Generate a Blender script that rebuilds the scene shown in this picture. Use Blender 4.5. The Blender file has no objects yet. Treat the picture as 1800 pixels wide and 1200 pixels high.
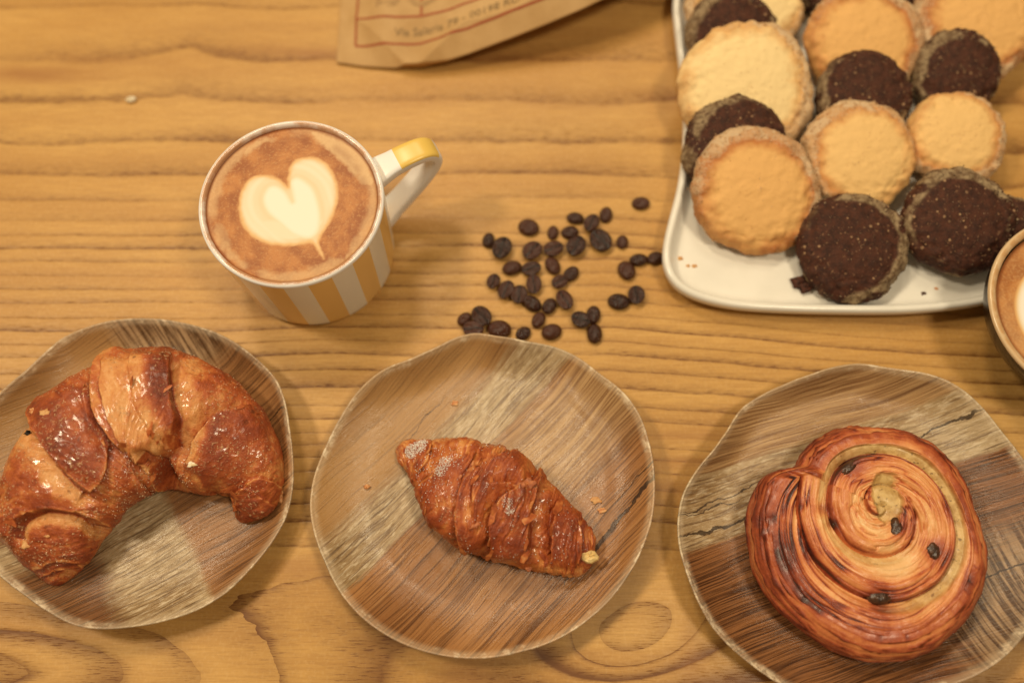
import bpy, math, random
import numpy as np
from mathutils import Vector, Matrix, Euler

random.seed(7)
scene = bpy.context.scene
R = math.radians

# ------------------------------------------------------------------ camera
F_PX, CAM_H, TILT = 1600.0, 0.43, R(18.5)          # focal length in photo pixels, metres above the table
cam_d = bpy.data.cameras.new('camera')
cam = bpy.data.objects.new('camera', cam_d)
scene.collection.objects.link(cam)
cam.location = (0, 0, CAM_H)
cam.rotation_euler = (TILT, 0, 0)
cam_d.sensor_width = 36.0
cam_d.lens = 36.0 * F_PX / 1800.0
cam_d.clip_start, cam_d.clip_end = 0.02, 20.0
cam_d.dof.use_dof = True
cam_d.dof.focus_distance = 0.411
cam_d.dof.aperture_fstop = 2.5
cam_d.dof.aperture_blades = 7
scene.camera = cam

# ------------------------------------------------------------------ world and lamps (a warm interior)
world = bpy.data.worlds.new('World')
scene.world = world
world.use_nodes = True
bg = world.node_tree.nodes['Background']
bg.inputs['Color'].default_value = (1.0, 0.71, 0.40, 1)
bg.inputs['Strength'].default_value = 0.20

def lamp(name, loc, target, size, power, color):
    d = bpy.data.lights.new(name, 'AREA')
    d.shape = 'DISK'; d.size = size; d.energy = power; d.color = color
    o = bpy.data.objects.new(name, d)
    scene.collection.objects.link(o)
    o.location = loc
    o.rotation_euler = (Vector(target) - Vector(loc)).to_track_quat('-Z', 'Y').to_euler()
    return o
lamp('ceiling_lamp', (-0.78, 0.34, 1.22), (0, .15, 0), 0.20, 7.8, (1.0, .82, .56))
lamp('ceiling_lamp', (-0.34, 0.80, 1.30), (0, .15, 0), 0.24, 6.2, (1.0, .82, .56))
lamp('ceiling_lamp', (0.55, -0.10, 1.45), (0, .15, 0), 0.26, 8.0, (1.0, .83, .57))
lamp('ceiling_lamp', (0.10, 1.15, 1.35), (0, .15, 0), 0.40, 4.0, (1.0, .83, .57))

scene.view_settings.view_transform = 'Standard'
scene.view_settings.look = 'None'
scene.view_settings.exposure = 0.05
scene.view_settings.gamma = 1.0
scene.cycles.use_denoising = True
scene.cycles.max_bounces = 6

# ------------------------------------------------------------------ helpers
def ray(px, py):
    """direction of the sight line through a point of the photograph, per unit of depth"""
    a, b = (px - 900.0) / F_PX, (600.0 - py) / F_PX
    return np.stack([a + 0 * b, math.sin(TILT) + b * math.cos(TILT), -math.cos(TILT) + b * math.sin(TILT)], -1)
def at(px, py, z=0.0):
    d = ray(np.asarray(px, float), np.asarray(py, float))
    k = (CAM_H - z) / (-d[..., 2])
    P = d * k[..., None] if np.ndim(k) else d * k
    P = P + np.array([0, 0, CAM_H])
    return P
def mpp(px, py, z):                                  # metres per photo pixel there
    return (CAM_H - z) / (-ray(float(px), float(py))[2]) / F_PX

def _hash(ix, iy, iz, seed):
    h = (ix.astype(np.int64) * 374761393 + iy.astype(np.int64) * 668265263 + iz.astype(np.int64) * 2147483647 + seed * 1274126177) & 0xffffffff
    h = ((h ^ (h >> 13)) * 1274126177) & 0xffffffff
    h = (h ^ (h >> 16)) & 0xffff
    return h / 32767.5 - 1.0
def vnoise(x, y, z=0.0, seed=0):
    x, y, z = np.broadcast_arrays(np.asarray(x, float), np.asarray(y, float), np.asarray(z, float))
    ix, iy, iz = np.floor(x), np.floor(y), np.floor(z)
    fx, fy, fz = x - ix, y - iy, z - iz
    s = lambda t: t * t * t * (t * (6 * t - 15) + 10)
    fx, fy, fz = s(fx), s(fy), s(fz)
    H = lambda a, b, c: _hash(ix + a, iy + b, iz + c, seed)
    L = lambda a, b, t: a + (b - a) * t
    return L(L(L(H(0,0,0), H(1,0,0), fx), L(H(0,1,0), H(1,1,0), fx), fy),
             L(L(H(0,0,1), H(1,0,1), fx), L(H(0,1,1), H(1,1,1), fx), fy), fz)
def fbm(x, y, z=0.0, oct=4, seed=0, gain=.5):
    t, a, f, n = 0, 1.0, 1.0, 0
    for k in range(oct):
        t = t + a * vnoise(np.asarray(x) * f, np.asarray(y) * f, np.asarray(z) * f, seed + k); n += a; a *= gain; f *= 2.03
    return t / n
def sstep(a, b, x):
    t = np.clip((x - a) / (b - a), 0, 1)
    return t * t * (3 - 2 * t)

def grid_mesh(name, P, wu=False, wv=False, flip=False, attrs=None, smooth=True):
    n, m = P.shape[:2]
    idx = np.arange(n * m).reshape(n, m)
    if wu: idx = np.concatenate([idx, idx[:1]], 0)
    if wv: idx = np.concatenate([idx, idx[:, :1]], 1)
    q = np.stack([idx[:-1, :-1], idx[1:, :-1], idx[1:, 1:], idx[:-1, 1:]], -1).reshape(-1, 4)
    if flip: q = q[:, ::-1]
    return raw_mesh(name, P.reshape(-1, 3), q, attrs, smooth)
def raw_mesh(name, V, Q, attrs=None, smooth=True):
    k = Q.shape[1]
    me = bpy.data.meshes.new(name)
    me.vertices.add(len(V)); me.vertices.foreach_set('co', np.ascontiguousarray(V, np.float32).ravel())
    me.loops.add(len(Q) * k); me.loops.foreach_set('vertex_index', np.ascontiguousarray(Q, np.int32).ravel())
    me.polygons.add(len(Q))
    me.polygons.foreach_set('loop_start', np.arange(0, len(Q) * k, k, dtype=np.int32))
    me.polygons.foreach_set('loop_total', np.full(len(Q), k, np.int32))
    me.polygons.foreach_set('use_smooth', np.full(len(Q), smooth, bool))
    me.update(calc_edges=True)
    for a, v in (attrs or {}).items():
        at_ = me.attributes.new(a, 'FLOAT', 'POINT')
        at_.data.foreach_set('value', np.ascontiguousarray(v, np.float32).ravel())
    me.validate()
    return me
def obj(name, me, mat, parent=None, loc=(0, 0, 0)):
    o = bpy.data.objects.new(name, me)
    scene.collection.objects.link(o)
    o.location = loc
    if parent: o.parent = parent
    if mat is not None:
        me.materials.clear(); me.materials.append(mat)
    return o
def tag(o, label, cat, group=None, kind=None):
    o['label'] = label; o['category'] = cat
    if group: o['group'] = group
    if kind: o['kind'] = kind
    return o
def thing(name, loc, label, cat, group=None):
    o = bpy.data.objects.new(name, None)
    scene.collection.objects.link(o)
    o.location = loc; o.empty_display_size = .01
    return tag(o, label, cat, group)

def lin(c):
    c = np.asarray(c, float) / 255
    return np.where(c <= .04045, c / 12.92, ((c + .055) / 1.055) ** 2.4)
def C(r, g, b, k=1.0):
    """surface colour that shows about this sRGB value under the warm lamps"""
    v = np.clip(lin((r, g, b)) / np.array([1.02, .88, .60]) * k, 0, .9)
    return (float(v[0]), float(v[1]), float(v[2]), 1.0)

class Mat:
    def __init__(self, name):
        self.m = bpy.data.materials.new(name); self.m.use_nodes = True
        self.t = self.m.node_tree
        self.b = self.t.nodes['Principled BSDF']
    def nd(self, typ, ins=None, **props):
        n = self.t.nodes.new(typ)
        for k, v in props.items(): setattr(n, k, v)
        for k, v in (ins or {}).items():
            s = n.inputs[k]
            if isinstance(v, bpy.types.NodeSocket): self.t.links.new(v, s)
            elif v is not None: s.default_value = v
        return n
    def attr(self, a): return self.nd('ShaderNodeAttribute', attribute_name=a).outputs['Fac']
    def objco(self): return self.nd('ShaderNodeTexCoord').outputs['Object']
    def mapping(self, v, loc=(0,0,0), rot=(0,0,0), sc=(1,1,1)):
        return self.nd('ShaderNodeMapping', {'Vector': v, 'Location': loc, 'Rotation': rot, 'Scale': sc}).outputs[0]
    def noise(self, v, scale, detail=4, rough=.5, dist=0.0):
        return self.nd('ShaderNodeTexNoise', {'Vector': v, 'Scale': scale, 'Detail': detail, 'Roughness': rough, 'Distortion': dist}).outputs[0]
    def voro(self, v, scale, feature='F1', rnd=1.0):
        return self.nd('ShaderNodeTexVoronoi', {'Vector': v, 'Scale': scale, 'Randomness': rnd}, feature=feature)
    def white(self, w): return self.nd('ShaderNodeTexWhiteNoise', {'W': w}, noise_dimensions='1D').outputs['Value']
    def math(self, op, a, b=None, c=None, clamp=False):
        n = self.nd('ShaderNodeMath', operation=op, use_clamp=clamp)
        for i, v in enumerate((a, b, c)):
            if v is None: continue
            if isinstance(v, bpy.types.NodeSocket): self.t.links.new(v, n.inputs[i])
            else: n.inputs[i].default_value = v
        return n.outputs[0]
    def mapr(self, v, a, b, c=0.0, d=1.0, smooth=True):
        return self.nd('ShaderNodeMapRange', {'Value': v, 'From Min': a, 'From Max': b, 'To Min': c, 'To Max': d}, interpolation_type='SMOOTHSTEP' if smooth else 'LINEAR').outputs[0]
    def ramp(self, f, stops, interp='LINEAR'):
        n = self.nd('ShaderNodeValToRGB', {'Fac': f})
        r = n.color_ramp; r.interpolation = interp
        while len(r.elements) < len(stops): r.elements.new(.5)
        for e, (p, c) in zip(r.elements, sorted(stops, key=lambda s: s[0])):
            e.position = p
            e.color = c if not np.isscalar(c) else (c, c, c, 1)
        return n.outputs[0]
    def mix(self, f, a, b, blend='MIX'):
        n = self.nd('ShaderNodeMix', data_type='RGBA', blend_type=blend)
        for i, v in ((0, f), (6, a), (7, b)):
            if isinstance(v, bpy.types.NodeSocket): self.t.links.new(v, n.inputs[i])
            else: n.inputs[i].default_value = v
        return n.outputs[2]
    def sep(self, v): return self.nd('ShaderNodeSeparateXYZ', {0: v}).outputs
    def comb(self, x, y, z=0.0): return self.nd('ShaderNodeCombineXYZ', {0: x, 1: y, 2: z}).outputs[0]
    def bump(self, h, strength, dist, normal=None):
        return self.nd('ShaderNodeBump', {'Height': h, 'Strength': strength, 'Distance': dist, **({'Normal': normal} if normal is not None else {})}).outputs[0]
    def set(self, **k):
        names = dict(color='Base Color', rough='Roughness', normal='Normal', spec='Specular IOR Level', coat='Coat Weight', coat_rough='Coat Roughness', metal='Metallic', sss='Subsurface Weight', sss_scale='Subsurface Scale', sss_rad='Subsurface Radius', coat_normal='Coat Normal')
        for a, v in k.items():
            s = self.b.inputs[names[a]]
            if isinstance(v, bpy.types.NodeSocket): self.t.links.new(v, s)
            else: s.default_value = v
        return self

# ------------------------------------------------------------------ the table
def mat_table():
    M = Mat('table_oak'); o = M.objco(); x, y, z = M.sep(o)
    S0 = M.attr('ring')
    warp = M.noise(M.mapping(o, sc=(14, 50, 1)), 1.0, 2, .5)
    warp2 = M.noise(M.mapping(o, sc=(120, 260, 1)), 1.0, 2)
    S = M.math('ADD', S0, M.math('MULTIPLY', M.math('SUBTRACT', warp, .5), .45))
    S = M.math('ADD', S, M.math('MULTIPLY', M.math('SUBTRACT', warp2, .5), .08))
    f = M.math('FRACT', S); i = M.math('FLOOR', S)
    line = M.ramp(f, [(0, 1.0), (.05, .85), (.14, .50), (.4, .18), (.7, .05), (.93, .16), (1.0, 1.0)])
    soft_line = M.ramp(f, [(0, .85), (.18, .66), (.45, .28), (.7, .08), (.88, .25), (1.0, .85)])
    line = M.nd('ShaderNodeMix', {0: M.attr('soft'), 2: line, 3: soft_line}, data_type='FLOAT').outputs[0]
    stren = M.mapr(M.white(i), 0, 1, .28, 1.2, False)
    patch = M.mapr(M.noise(M.mapping(o, sc=(9, 40, 1)), 1.0, 3), .3, .7, .45, 1.15)
    pores = M.noise(M.mapping(o, sc=(150, 1500, 1)), 1.0, 3, .6)
    broken = M.mapr(M.noise(M.mapping(o, sc=(230, 500, 1)), 1.0, 2), .32, .6, .66, 1.0)
    broken = M.math('MAXIMUM', broken, M.attr('soft'))
    m = M.math('MULTIPLY', M.math('MULTIPLY', M.math('MULTIPLY', line, stren), patch), broken, clamp=True)
    m = M.math('MULTIPLY', m, M.attr('contrast'))
    por = M.math('MULTIPLY', M.mapr(pores, .52, .68), M.mapr(m, 0, .5, .10, .5))
    m = M.math('ADD', m, por, clamp=True)
    base = M.mix(M.mapr(M.noise(M.mapping(o, sc=(5, 16, 1)), 1.0, 4), .3, .7), C(213, 158, 76), C(193, 136, 59))
    base = M.mix(M.mapr(M.noise(M.mapping(o, sc=(60, 900, 1)), 1.0, 3), .35, .7, 0, .38), base, C(168, 114, 50))
    base = M.mix(M.mapr(M.noise(M.mapping(o, sc=(4, 75, 1)), 1.0, 3), .42, .72, 0, .45), base, C(178, 122, 54))
    base = M.mix(M.mapr(M.noise(M.mapping(o, sc=(700, 500, 1)), 1.0, 2), .45, .7, 0, .16), base, C(226, 178, 104))
    c = M.mix(M.math('MULTIPLY', m, 1.0, clamp=True), base, C(112, 64, 20))
    c = M.mix(M.attr('broad'), c, C(150, 92, 40))
    h = M.math('ADD', M.math('MULTIPLY', m, -1.0), M.math('MULTIPLY', pores, .3))
    M.set(color=c, rough=M.mapr(pores, .3, .7, .38, .5), spec=.35, normal=M.bump(h, .35, .0004))
    return M.m

def build_table():
    pad = lambda a: np.concatenate([[-.80, -.58], a, [.58, .80]])
    xs = np.concatenate([[-.85, -.85, -.6], np.arange(-.36, .361, .0026), [.6, .85, .85]])
    ys = np.concatenate([[-.45, -.45, -.2], np.arange(-.06, .461, .0022), [.6, .9, .9]])
    X, Y = np.meshgrid(xs, ys, indexing='ij')
    Z = np.zeros_like(X)
    Z[0, :] = Z[-1, :] = -.035; Z[:, 0] = Z[:, -1] = -.035
    # growth rings: positions of the grain lines along the depth of the table
    pys = np.array([-260, -180, -120, -50, 8, 105, 178, 250, 308, 350, 388, 413, 437, 461, 485, 508, 533, 558, 582, 604, 628, 655, 685, 715, 740, 764, 785, 806, 830, 860, 885, 915, 960, 1010, 1080, 1180, 1300, 1500])
    yl = at(np.full(len(pys), 500.0), pys.astype(float))[:, 1]
    order = np.argsort(yl)
    yw = Y.copy()
    # gentle sweep of the lines, a peak at the upper left, a fall to the right
    yw += .004 * fbm(X * 5, Y * 3, 1.0, 3, 3)
    yw += np.clip(X - .05, 0, 1) * .075 * sstep(.30, .16, Y)
    p = at(330, 100); yw -= .010 * np.exp(-np.abs(X - p[0]) / .022) * np.exp(-((Y - p[1]) / .03) ** 2)
    S = np.interp(yw, yl[order], np.arange(len(yl), dtype=float))
    below = np.clip(yl.min() - yw, 0, 1); S -= below * 60
    def hill(px, py, a, b, A, rot=0):
        q = at(px, py); c, s = math.cos(rot), math.sin(rot)
        u = (X - q[0]) * c + (Y - q[1]) * s; v = -(X - q[0]) * s + (Y - q[1]) * c
        return A * np.exp(-(u / a) ** 2 - (v / b) ** 2)
    S += hill(-120, 1190, .125, .030, 5.2) + hill(1110, 1115, .032, .018, 3.0, R(12)) + hill(420, 1330, .10, .04, 2.0)
    contrast = 1.05 + .10 * sstep(.03, .0, Y) - .25 * sstep(.22, .30, Y) * sstep(.05, -.05, X) + .0 * X
    broad = np.zeros_like(X)
    for (px, py, a, b, A) in ((60, 130, .040, .007, .55), (520, 92, .030, .005, .6), (180, 105, .05, .005, .35), (880, 100, .04, .006, .45), (1180, 180, .03, .006, .3), (640, 1015, .03, .01, .3), (1190, 860, .03, .006, .4), (1110, 190, .07, .004, .3), (1200, 765, .04, .003, .5), (1190, 815, .04, .003, .5), (540, 1000, .02, .006, .4), (30, 720, .03, .004, .3), (820, 1190, .012, .012, .35), (1215, 1150, .006, .016, .35)):
        broad = np.maximum(broad, hill(px, py, a, b, A * 1.25))
    broad *= np.clip(.75 + .5 * fbm(X * 30, Y * 160, 0, 3, 9), 0, 1)
    me = grid_mesh('table', np.stack([X, Y, Z], -1), attrs=dict(ring=S, contrast=contrast, broad=broad, soft=sstep(.045, .012, Y)))
    tag(obj('table', me, mat_table()), 'honey coloured oak table top with dark running grain lines under everything', 'table')
build_table()

# ------------------------------------------------------------------ plates with a printed wood look
def mat_plate(name, ang, patches, cracks, seed, base_col):
    M = Mat(name); o = M.objco()
    r = M.mapping(o, loc=(0, 0, seed), rot=(0, 0, -R(ang)))      # x along the grain, y across it
    u, v, _ = M.sep(r)
    wob = M.math('MULTIPLY', M.math('SUBTRACT', M.noise(M.mapping(r, sc=(40, 40, 1)), 1.0, 3), .5), .012)
    bend = M.math('MULTIPLY', M.math('SUBTRACT', M.noise(M.mapping(r, sc=(14, 22, 1)), 1.0, 2), .5), .011)
    vv = M.math('ADD', v, bend)
    g = M.comb(u, vv, seed)
    fine = M.noise(M.mapping(g, sc=(26, 1500, 1)), 1.0, 4, .62)
    med = M.noise(M.mapping(g, sc=(14, 520, 1)), 1.0, 4, .6)
    low = M.noise(M.mapping(g, sc=(10, 45, 1)), 1.0, 3, .5)
    c = M.mix(M.mapr(low, .3, .7), base_col[0], base_col[1])
    c = M.mix(M.mapr(med, .48, .72, 0, .75), c, base_col[2])
    c = M.mix(M.mapr(fine, .50, .62, 0, .75), c, base_col[2])
    c = M.mix(M.mapr(fine, .42, .28, 0, .45), c, base_col[3])
    rough_mask = None
    # grey weathered zones with cross fibres
    wx = M.noise(M.mapping(r, sc=(150, 700, 1)), 1.0, 5, .72, .4)
    wy = M.noise(M.mapping(g, sc=(40, 1100, 1)), 1.0, 4, .65)
    wz = M.noise(M.mapping(r, sc=(600, 40, 1)), 1.0, 3, .6)
    jagv = M.math('MULTIPLY', M.math('SUBTRACT', M.noise(M.mapping(g, sc=(60, 8, 1)), 1.0, 4, .7), .5), .016)
    for (u0, u1, v0, v1, kind, soft) in patches:
        so, sv = soft if isinstance(soft, tuple) else (soft, soft)
        uu = M.math('ADD', u, wob); vw = M.math('ADD', M.math('ADD', v, M.math('MULTIPLY', wob, .5)), M.math('MULTIPLY', M.math('SUBTRACT', wy, .5), .006))
        m = M.math('MULTIPLY', M.mapr(uu, u0 - so, u0 + so), M.mapr(uu, u1 + so, u1 - so))
        m = M.math('MULTIPLY', m, M.math('MULTIPLY', M.mapr(vw, v0 - so, v0 + so), M.mapr(vw, v1 + sv, v1 - sv)))
        if kind == 'grey':
            pc = M.mix(M.mapr(low, .3, .7), C(156, 122, 72), C(192, 160, 106))
            pc = M.mix(M.mapr(wx, .48, .64, 0, .6), pc, C(230, 202, 146))  # pale fibres, with silvery glints painted in as bright spots
            pc = M.mix(M.mapr(wx, .46, .33, 0, .5), pc, C(92, 64, 34))
            pc = M.mix(M.mapr(wy, .48, .64, 0, .75), pc, C(84, 56, 28))
        elif kind == 'cross':
            pc = M.mix(M.mapr(wz, .38, .62), C(74, 48, 26), C(172, 134, 86))
            pc = M.mix(M.mapr(wx, .5, .7, 0, .5), pc, C(150, 112, 66))
        elif kind == 'light':
            pc = M.mix(M.mapr(fine, .35, .65), C(192, 148, 88), C(136, 94, 50))
            pc = M.mix(M.mapr(med, .52, .7, 0, .6), pc, C(112, 74, 40))
        elif kind == 'dark':
            pc = M.mix(M.mapr(fine, .40, .62), C(140, 86, 42), C(64, 34, 14))
            pc = M.mix(M.mapr(med, .5, .7, 0, .7), pc, C(72, 40, 18))
        else:                                                    # smooth purple brown
            pc = M.mix(M.mapr(low, .3, .7), C(176, 128, 68), C(148, 102, 50))
            pc = M.mix(M.mapr(fine, .5, .68, 0, .45), pc, C(98, 64, 36))
        c = M.mix(M.math('MULTIPLY', m, .88), c, pc)
    jag = M.math('MULTIPLY', M.math('SUBTRACT', M.noise(M.mapping(r, sc=(70, 70, 1)), 1.0, 4, .6), .5), .010)
    for (ua, ub, v0, slope, w) in cracks:
        d = M.math('ABSOLUTE', M.math('ADD', M.math('SUBTRACT', M.math('SUBTRACT', v, v0), M.math('MULTIPLY', u, slope)), jag))
        mid, half = (ua + ub) / 2, (ub - ua) / 2
        taper = M.mapr(M.math('ABSOLUTE', M.math('SUBTRACT', u, mid)), half, half * .4, 0, w * .7)
        k = M.math('LESS_THAN', d, taper)
        c = M.mix(M.math('MULTIPLY', k, .85), c, C(46, 28, 14))
    rim = M.attr('rim')
    worn_glint = M.math('MULTIPLY', rim, M.mapr(M.noise(o, 150, 4, .7), .50, .66, .30, .85))
    c = M.mix(worn_glint, c, C(236, 204, 148))  # worn pale lip, with the rim's bright glints painted into the colour
    c = M.mix(M.attr('under'), c, C(150, 112, 66))
    rg = M.mapr(M.noise(o, 120, 3), .3, .7, .22, .36)
    h = M.math('ADD', M.math('MULTIPLY', fine, .7), M.math('MULTIPLY', wx, .5))
    M.set(color=c, rough=rg, spec=.5, normal=M.bump(h, .65, .0006))
    return M.m

FLOOR = .0040                                        # top of the flat plate floor
def build_plate(outline, mat, label, hwave):
    pts = np.array(outline, float)
    W = at(pts[:, 0], pts[:, 1], .013)
    ctr = W[:, :2].mean(0)
    th = np.arctan2(W[:, 1] - ctr[1], W[:, 0] - ctr[0]); rr = np.hypot(W[:, 1] - ctr[1], W[:, 0] - ctr[0])
    i = np.argsort(th); th, rr = th[i], rr[i]
    n = 300
    T = np.linspace(-math.pi, math.pi, n, endpoint=False)
    ro = np.interp(T, np.concatenate([th - 2 * math.pi, th, th + 2 * math.pi]), np.tile(rr, 3))
    k = np.array([1, 3, 5, 6, 5, 3, 1.]); k /= k.sum()
    ro = np.convolve(np.concatenate([ro[-6:], ro, ro[:6]]), k, 'same')[6:-6]
    rm = ro.mean()
    hz = .0150 + .0022 * np.sin(3 * T + hwave) + .0013 * np.sin(7 * T + hwave * 2)
    hz -= (ro - np.convolve(np.tile(ro, 3), np.ones(60) / 60, 'same')[n:2 * n]) * .5
    rows, rim, und = [], [], []
    def ring(rad, z, a=0., b=0.):
        rows.append(np.stack([rad * np.cos(T), rad * np.sin(T), z + 0 * T], -1)); rim.append(np.full(n, a)); und.append(np.full(n, b))
    def blend(t): w = sstep(.55, 1.0, t); return (t * rm * (1 - w) + t * ro * w)
    def top(t): q = np.clip((t - .70) / .30, 0, 1); return FLOOR + (hz - FLOOR) * (q ** 2.0) + .0002 * np.sin(T * 4) * t
    for t in np.concatenate([np.linspace(0.0005, .7, 24), np.linspace(.715, .99, 32)]): ring(blend(t), top(t), sstep(.955, .99, t))
    ring(ro * .998, top(1.0) + .0003, 1, 0); ring(ro + .0004, top(1.0) - .0002, 1, 0); ring(ro + .0002, top(1.0) - .0012, .6, .3)
    for t in np.linspace(.985, .72, 14): ring(blend(t), np.maximum(top(t) - .0026, .0006), 0, 1)
    ring(blend(.70), 0.0003, 0, 1); ring(blend(.66), .0003, 0, 1); ring(blend(.0005), .0006, 0, 1)
    P = np.stack(rows)
    me = grid_mesh('plate', P, wv=True, attrs=dict(rim=np.stack(rim), under=np.stack(und)))
    o = obj('plate', me, mat, None, (ctr[0], ctr[1], .0005))
    tag(o, label, 'plate', 'wavy rimmed wood patterned plates')
    return o
def zp(s, ox, oy, pts): return [(ox + x / s, oy + y / s) for x, y in pts]
OUT_L = zp(2, 0, 540, [(570,42),(640,55),(720,80),(800,115),(870,160),(930,210),(975,260),(1005,330),(1025,430),(1035,530),(1030,630),(1005,730),(950,830),(880,920),(800,1000),(700,1060),(600,1095),(480,1120),(360,1128),(280,1115),(190,1070),(100,1010),(20,950),(-60,870),(-120,770),(-150,660),(-140,560),(-100,460),(-40,380),(30,310),(110,240),(160,180),(220,120),(320,80),(440,50),(510,42)])
OUT_M = zp(1.876, 520, 560, [(590,55),(660,70),(760,85),(860,95),(930,125),(1000,185),(1080,250),(1130,320),(1155,390),(1175,480),(1178,560),(1170,650),(1140,750),(1090,850),(1030,930),(950,1000),(850,1060),(740,1095),(640,1115),(540,1115),(430,1095),(320,1050),(220,980),(150,900),(100,800),(65,710),(50,620),(60,530),(100,420),(150,320),(210,240),(290,180),(380,150),(460,110),(530,70)])
OUT_R = zp(2.068, 1170, 620, [(620,60),(700,48),(790,65),(860,75),(930,85),(1010,110),(1080,150),(1150,210),(1220,290),(1290,370),(1350,470),(1400,600),(1410,730),(1390,850),(1330,960),(1250,1060),(1150,1140),(1000,1210),(860,1250),(700,1265),(560,1255),(440,1215),(340,1150),(250,1080),(170,1000),(110,900),(70,800),(45,700),(42,620),(60,520),(110,430),(170,360),(220,290),(280,200),(340,160),(430,120),(520,90)])
ORANGE = (C(176, 118, 60), C(150, 96, 47), C(82, 47, 21), C(208, 158, 96))
PB = 1.0
plate_l = build_plate(OUT_L, mat_plate('plate_print_a', 32, [(-.2, .2, .03, .2, 'purple', .008), (.015, .2, .026, .2, 'cross', .008), (-.2, .002, -.2, -.004, 'grey', .003), (-.2, -.035, -.2, -.02, 'dark', .006)], [(.03, .09, -.022, .1, .0006)], 3.1, (C(172, 116, 60), C(144, 94, 48), C(80, 48, 23), C(200, 150, 92))),
    'wavy wood patterned plate at the left, under the big curved croissant', .4)
plate_m = build_plate(OUT_M, mat_plate('plate_print_b', 47, [(-.2, .2, .034, .2, 'purple', .006), (-.2, .2, .0125, .036, 'grey', (.0010, .005)), (-.01, .2, -.03, .012, 'light', .012)], [(-.015, .075, -.0565, .035, .0011), (.03, .09, -.050, .02, .0005), (-.02, .02, .044, .1, .0003)], 7.7, ORANGE),
    'wavy wood patterned plate in the middle, under the small sugar dusted croissant', 2.0)
plate_r = build_plate(OUT_R, mat_plate('plate_print_c', 18, [(-.2, .2, .035, .2, 'light', .002), (-.2, .2, .006, .037, 'grey', .0015), (-.2, .2, -.2, .006, 'dark', (.001, .001)), (.02, .2, -.2, -.030, 'cross', .012)], [(-.09, -.01, .0115, -.02, .0010), (.02, .09, .020, .06, .0008), (-.09, -.04, .022, .0, .0004), (-.09, -.02, .029, .08, .0004), (.03, .09, -.046, .03, .0006)], 12.3, ORANGE),
    'wavy wood patterned plate at the right, under the raisin swirl bun', 4.1)

# ------------------------------------------------------------------ pastry helpers
def crease_field(P, poly, side=1):
    """signed distance to an edge line drawn over the pastry (+ on its raised side) and how much it counts there"""
    best = np.full(len(P), 1e9); sgn = np.zeros(len(P)); over = np.zeros(len(P))
    K = len(poly) - 1
    for k in range(K):
        a, b = poly[k], poly[k + 1]; t = b - a; L = np.hypot(*t); t = t / L
        r = P - a; al = r @ t; n = r[:, 0] * -t[1] + r[:, 1] * t[0]
        ac = np.clip(al, 0, L)
        d = np.hypot(al - ac, n)
        m = d < best
        best = np.where(m, d, best)
        sgn = np.where(m, np.where(n >= 0, 1, -1), sgn)
        o = np.zeros(len(P))
        if k == 0: o = np.maximum(o, -al)
        if k == K - 1: o = np.maximum(o, al - L)
        over = np.where(m, np.maximum(o, 0), over)
    return best * sgn * side, 1 - sstep(0, .006, over)

def catmull(pts, n):
    pts = np.array(pts, float)
    p = np.vstack([2 * pts[0] - pts[1], pts, 2 * pts[-1] - pts[-2]])
    out = []
    for i in range(1, len(p) - 2):
        t = np.linspace(0, 1, 40, endpoint=False)[:, None]
        a, b, c, d = p[i - 1], p[i], p[i + 1], p[i + 2]
        out.append(.5 * (2 * b + (c - a) * t + (2 * a - 5 * b + 4 * c - d) * t ** 2 + (3 * b - a - 3 * c + d) * t ** 3))
    out = np.vstack(out + [pts[-1:]])
    s = np.concatenate([[0], np.cumsum(np.hypot(np.diff(out[:, 0]), np.diff(out[:, 1])))])
    u = np.linspace(0, s[-1], n)
    return np.stack([np.interp(u, s, out[:, k]) for k in range(out.shape[1])], -1), u

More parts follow.
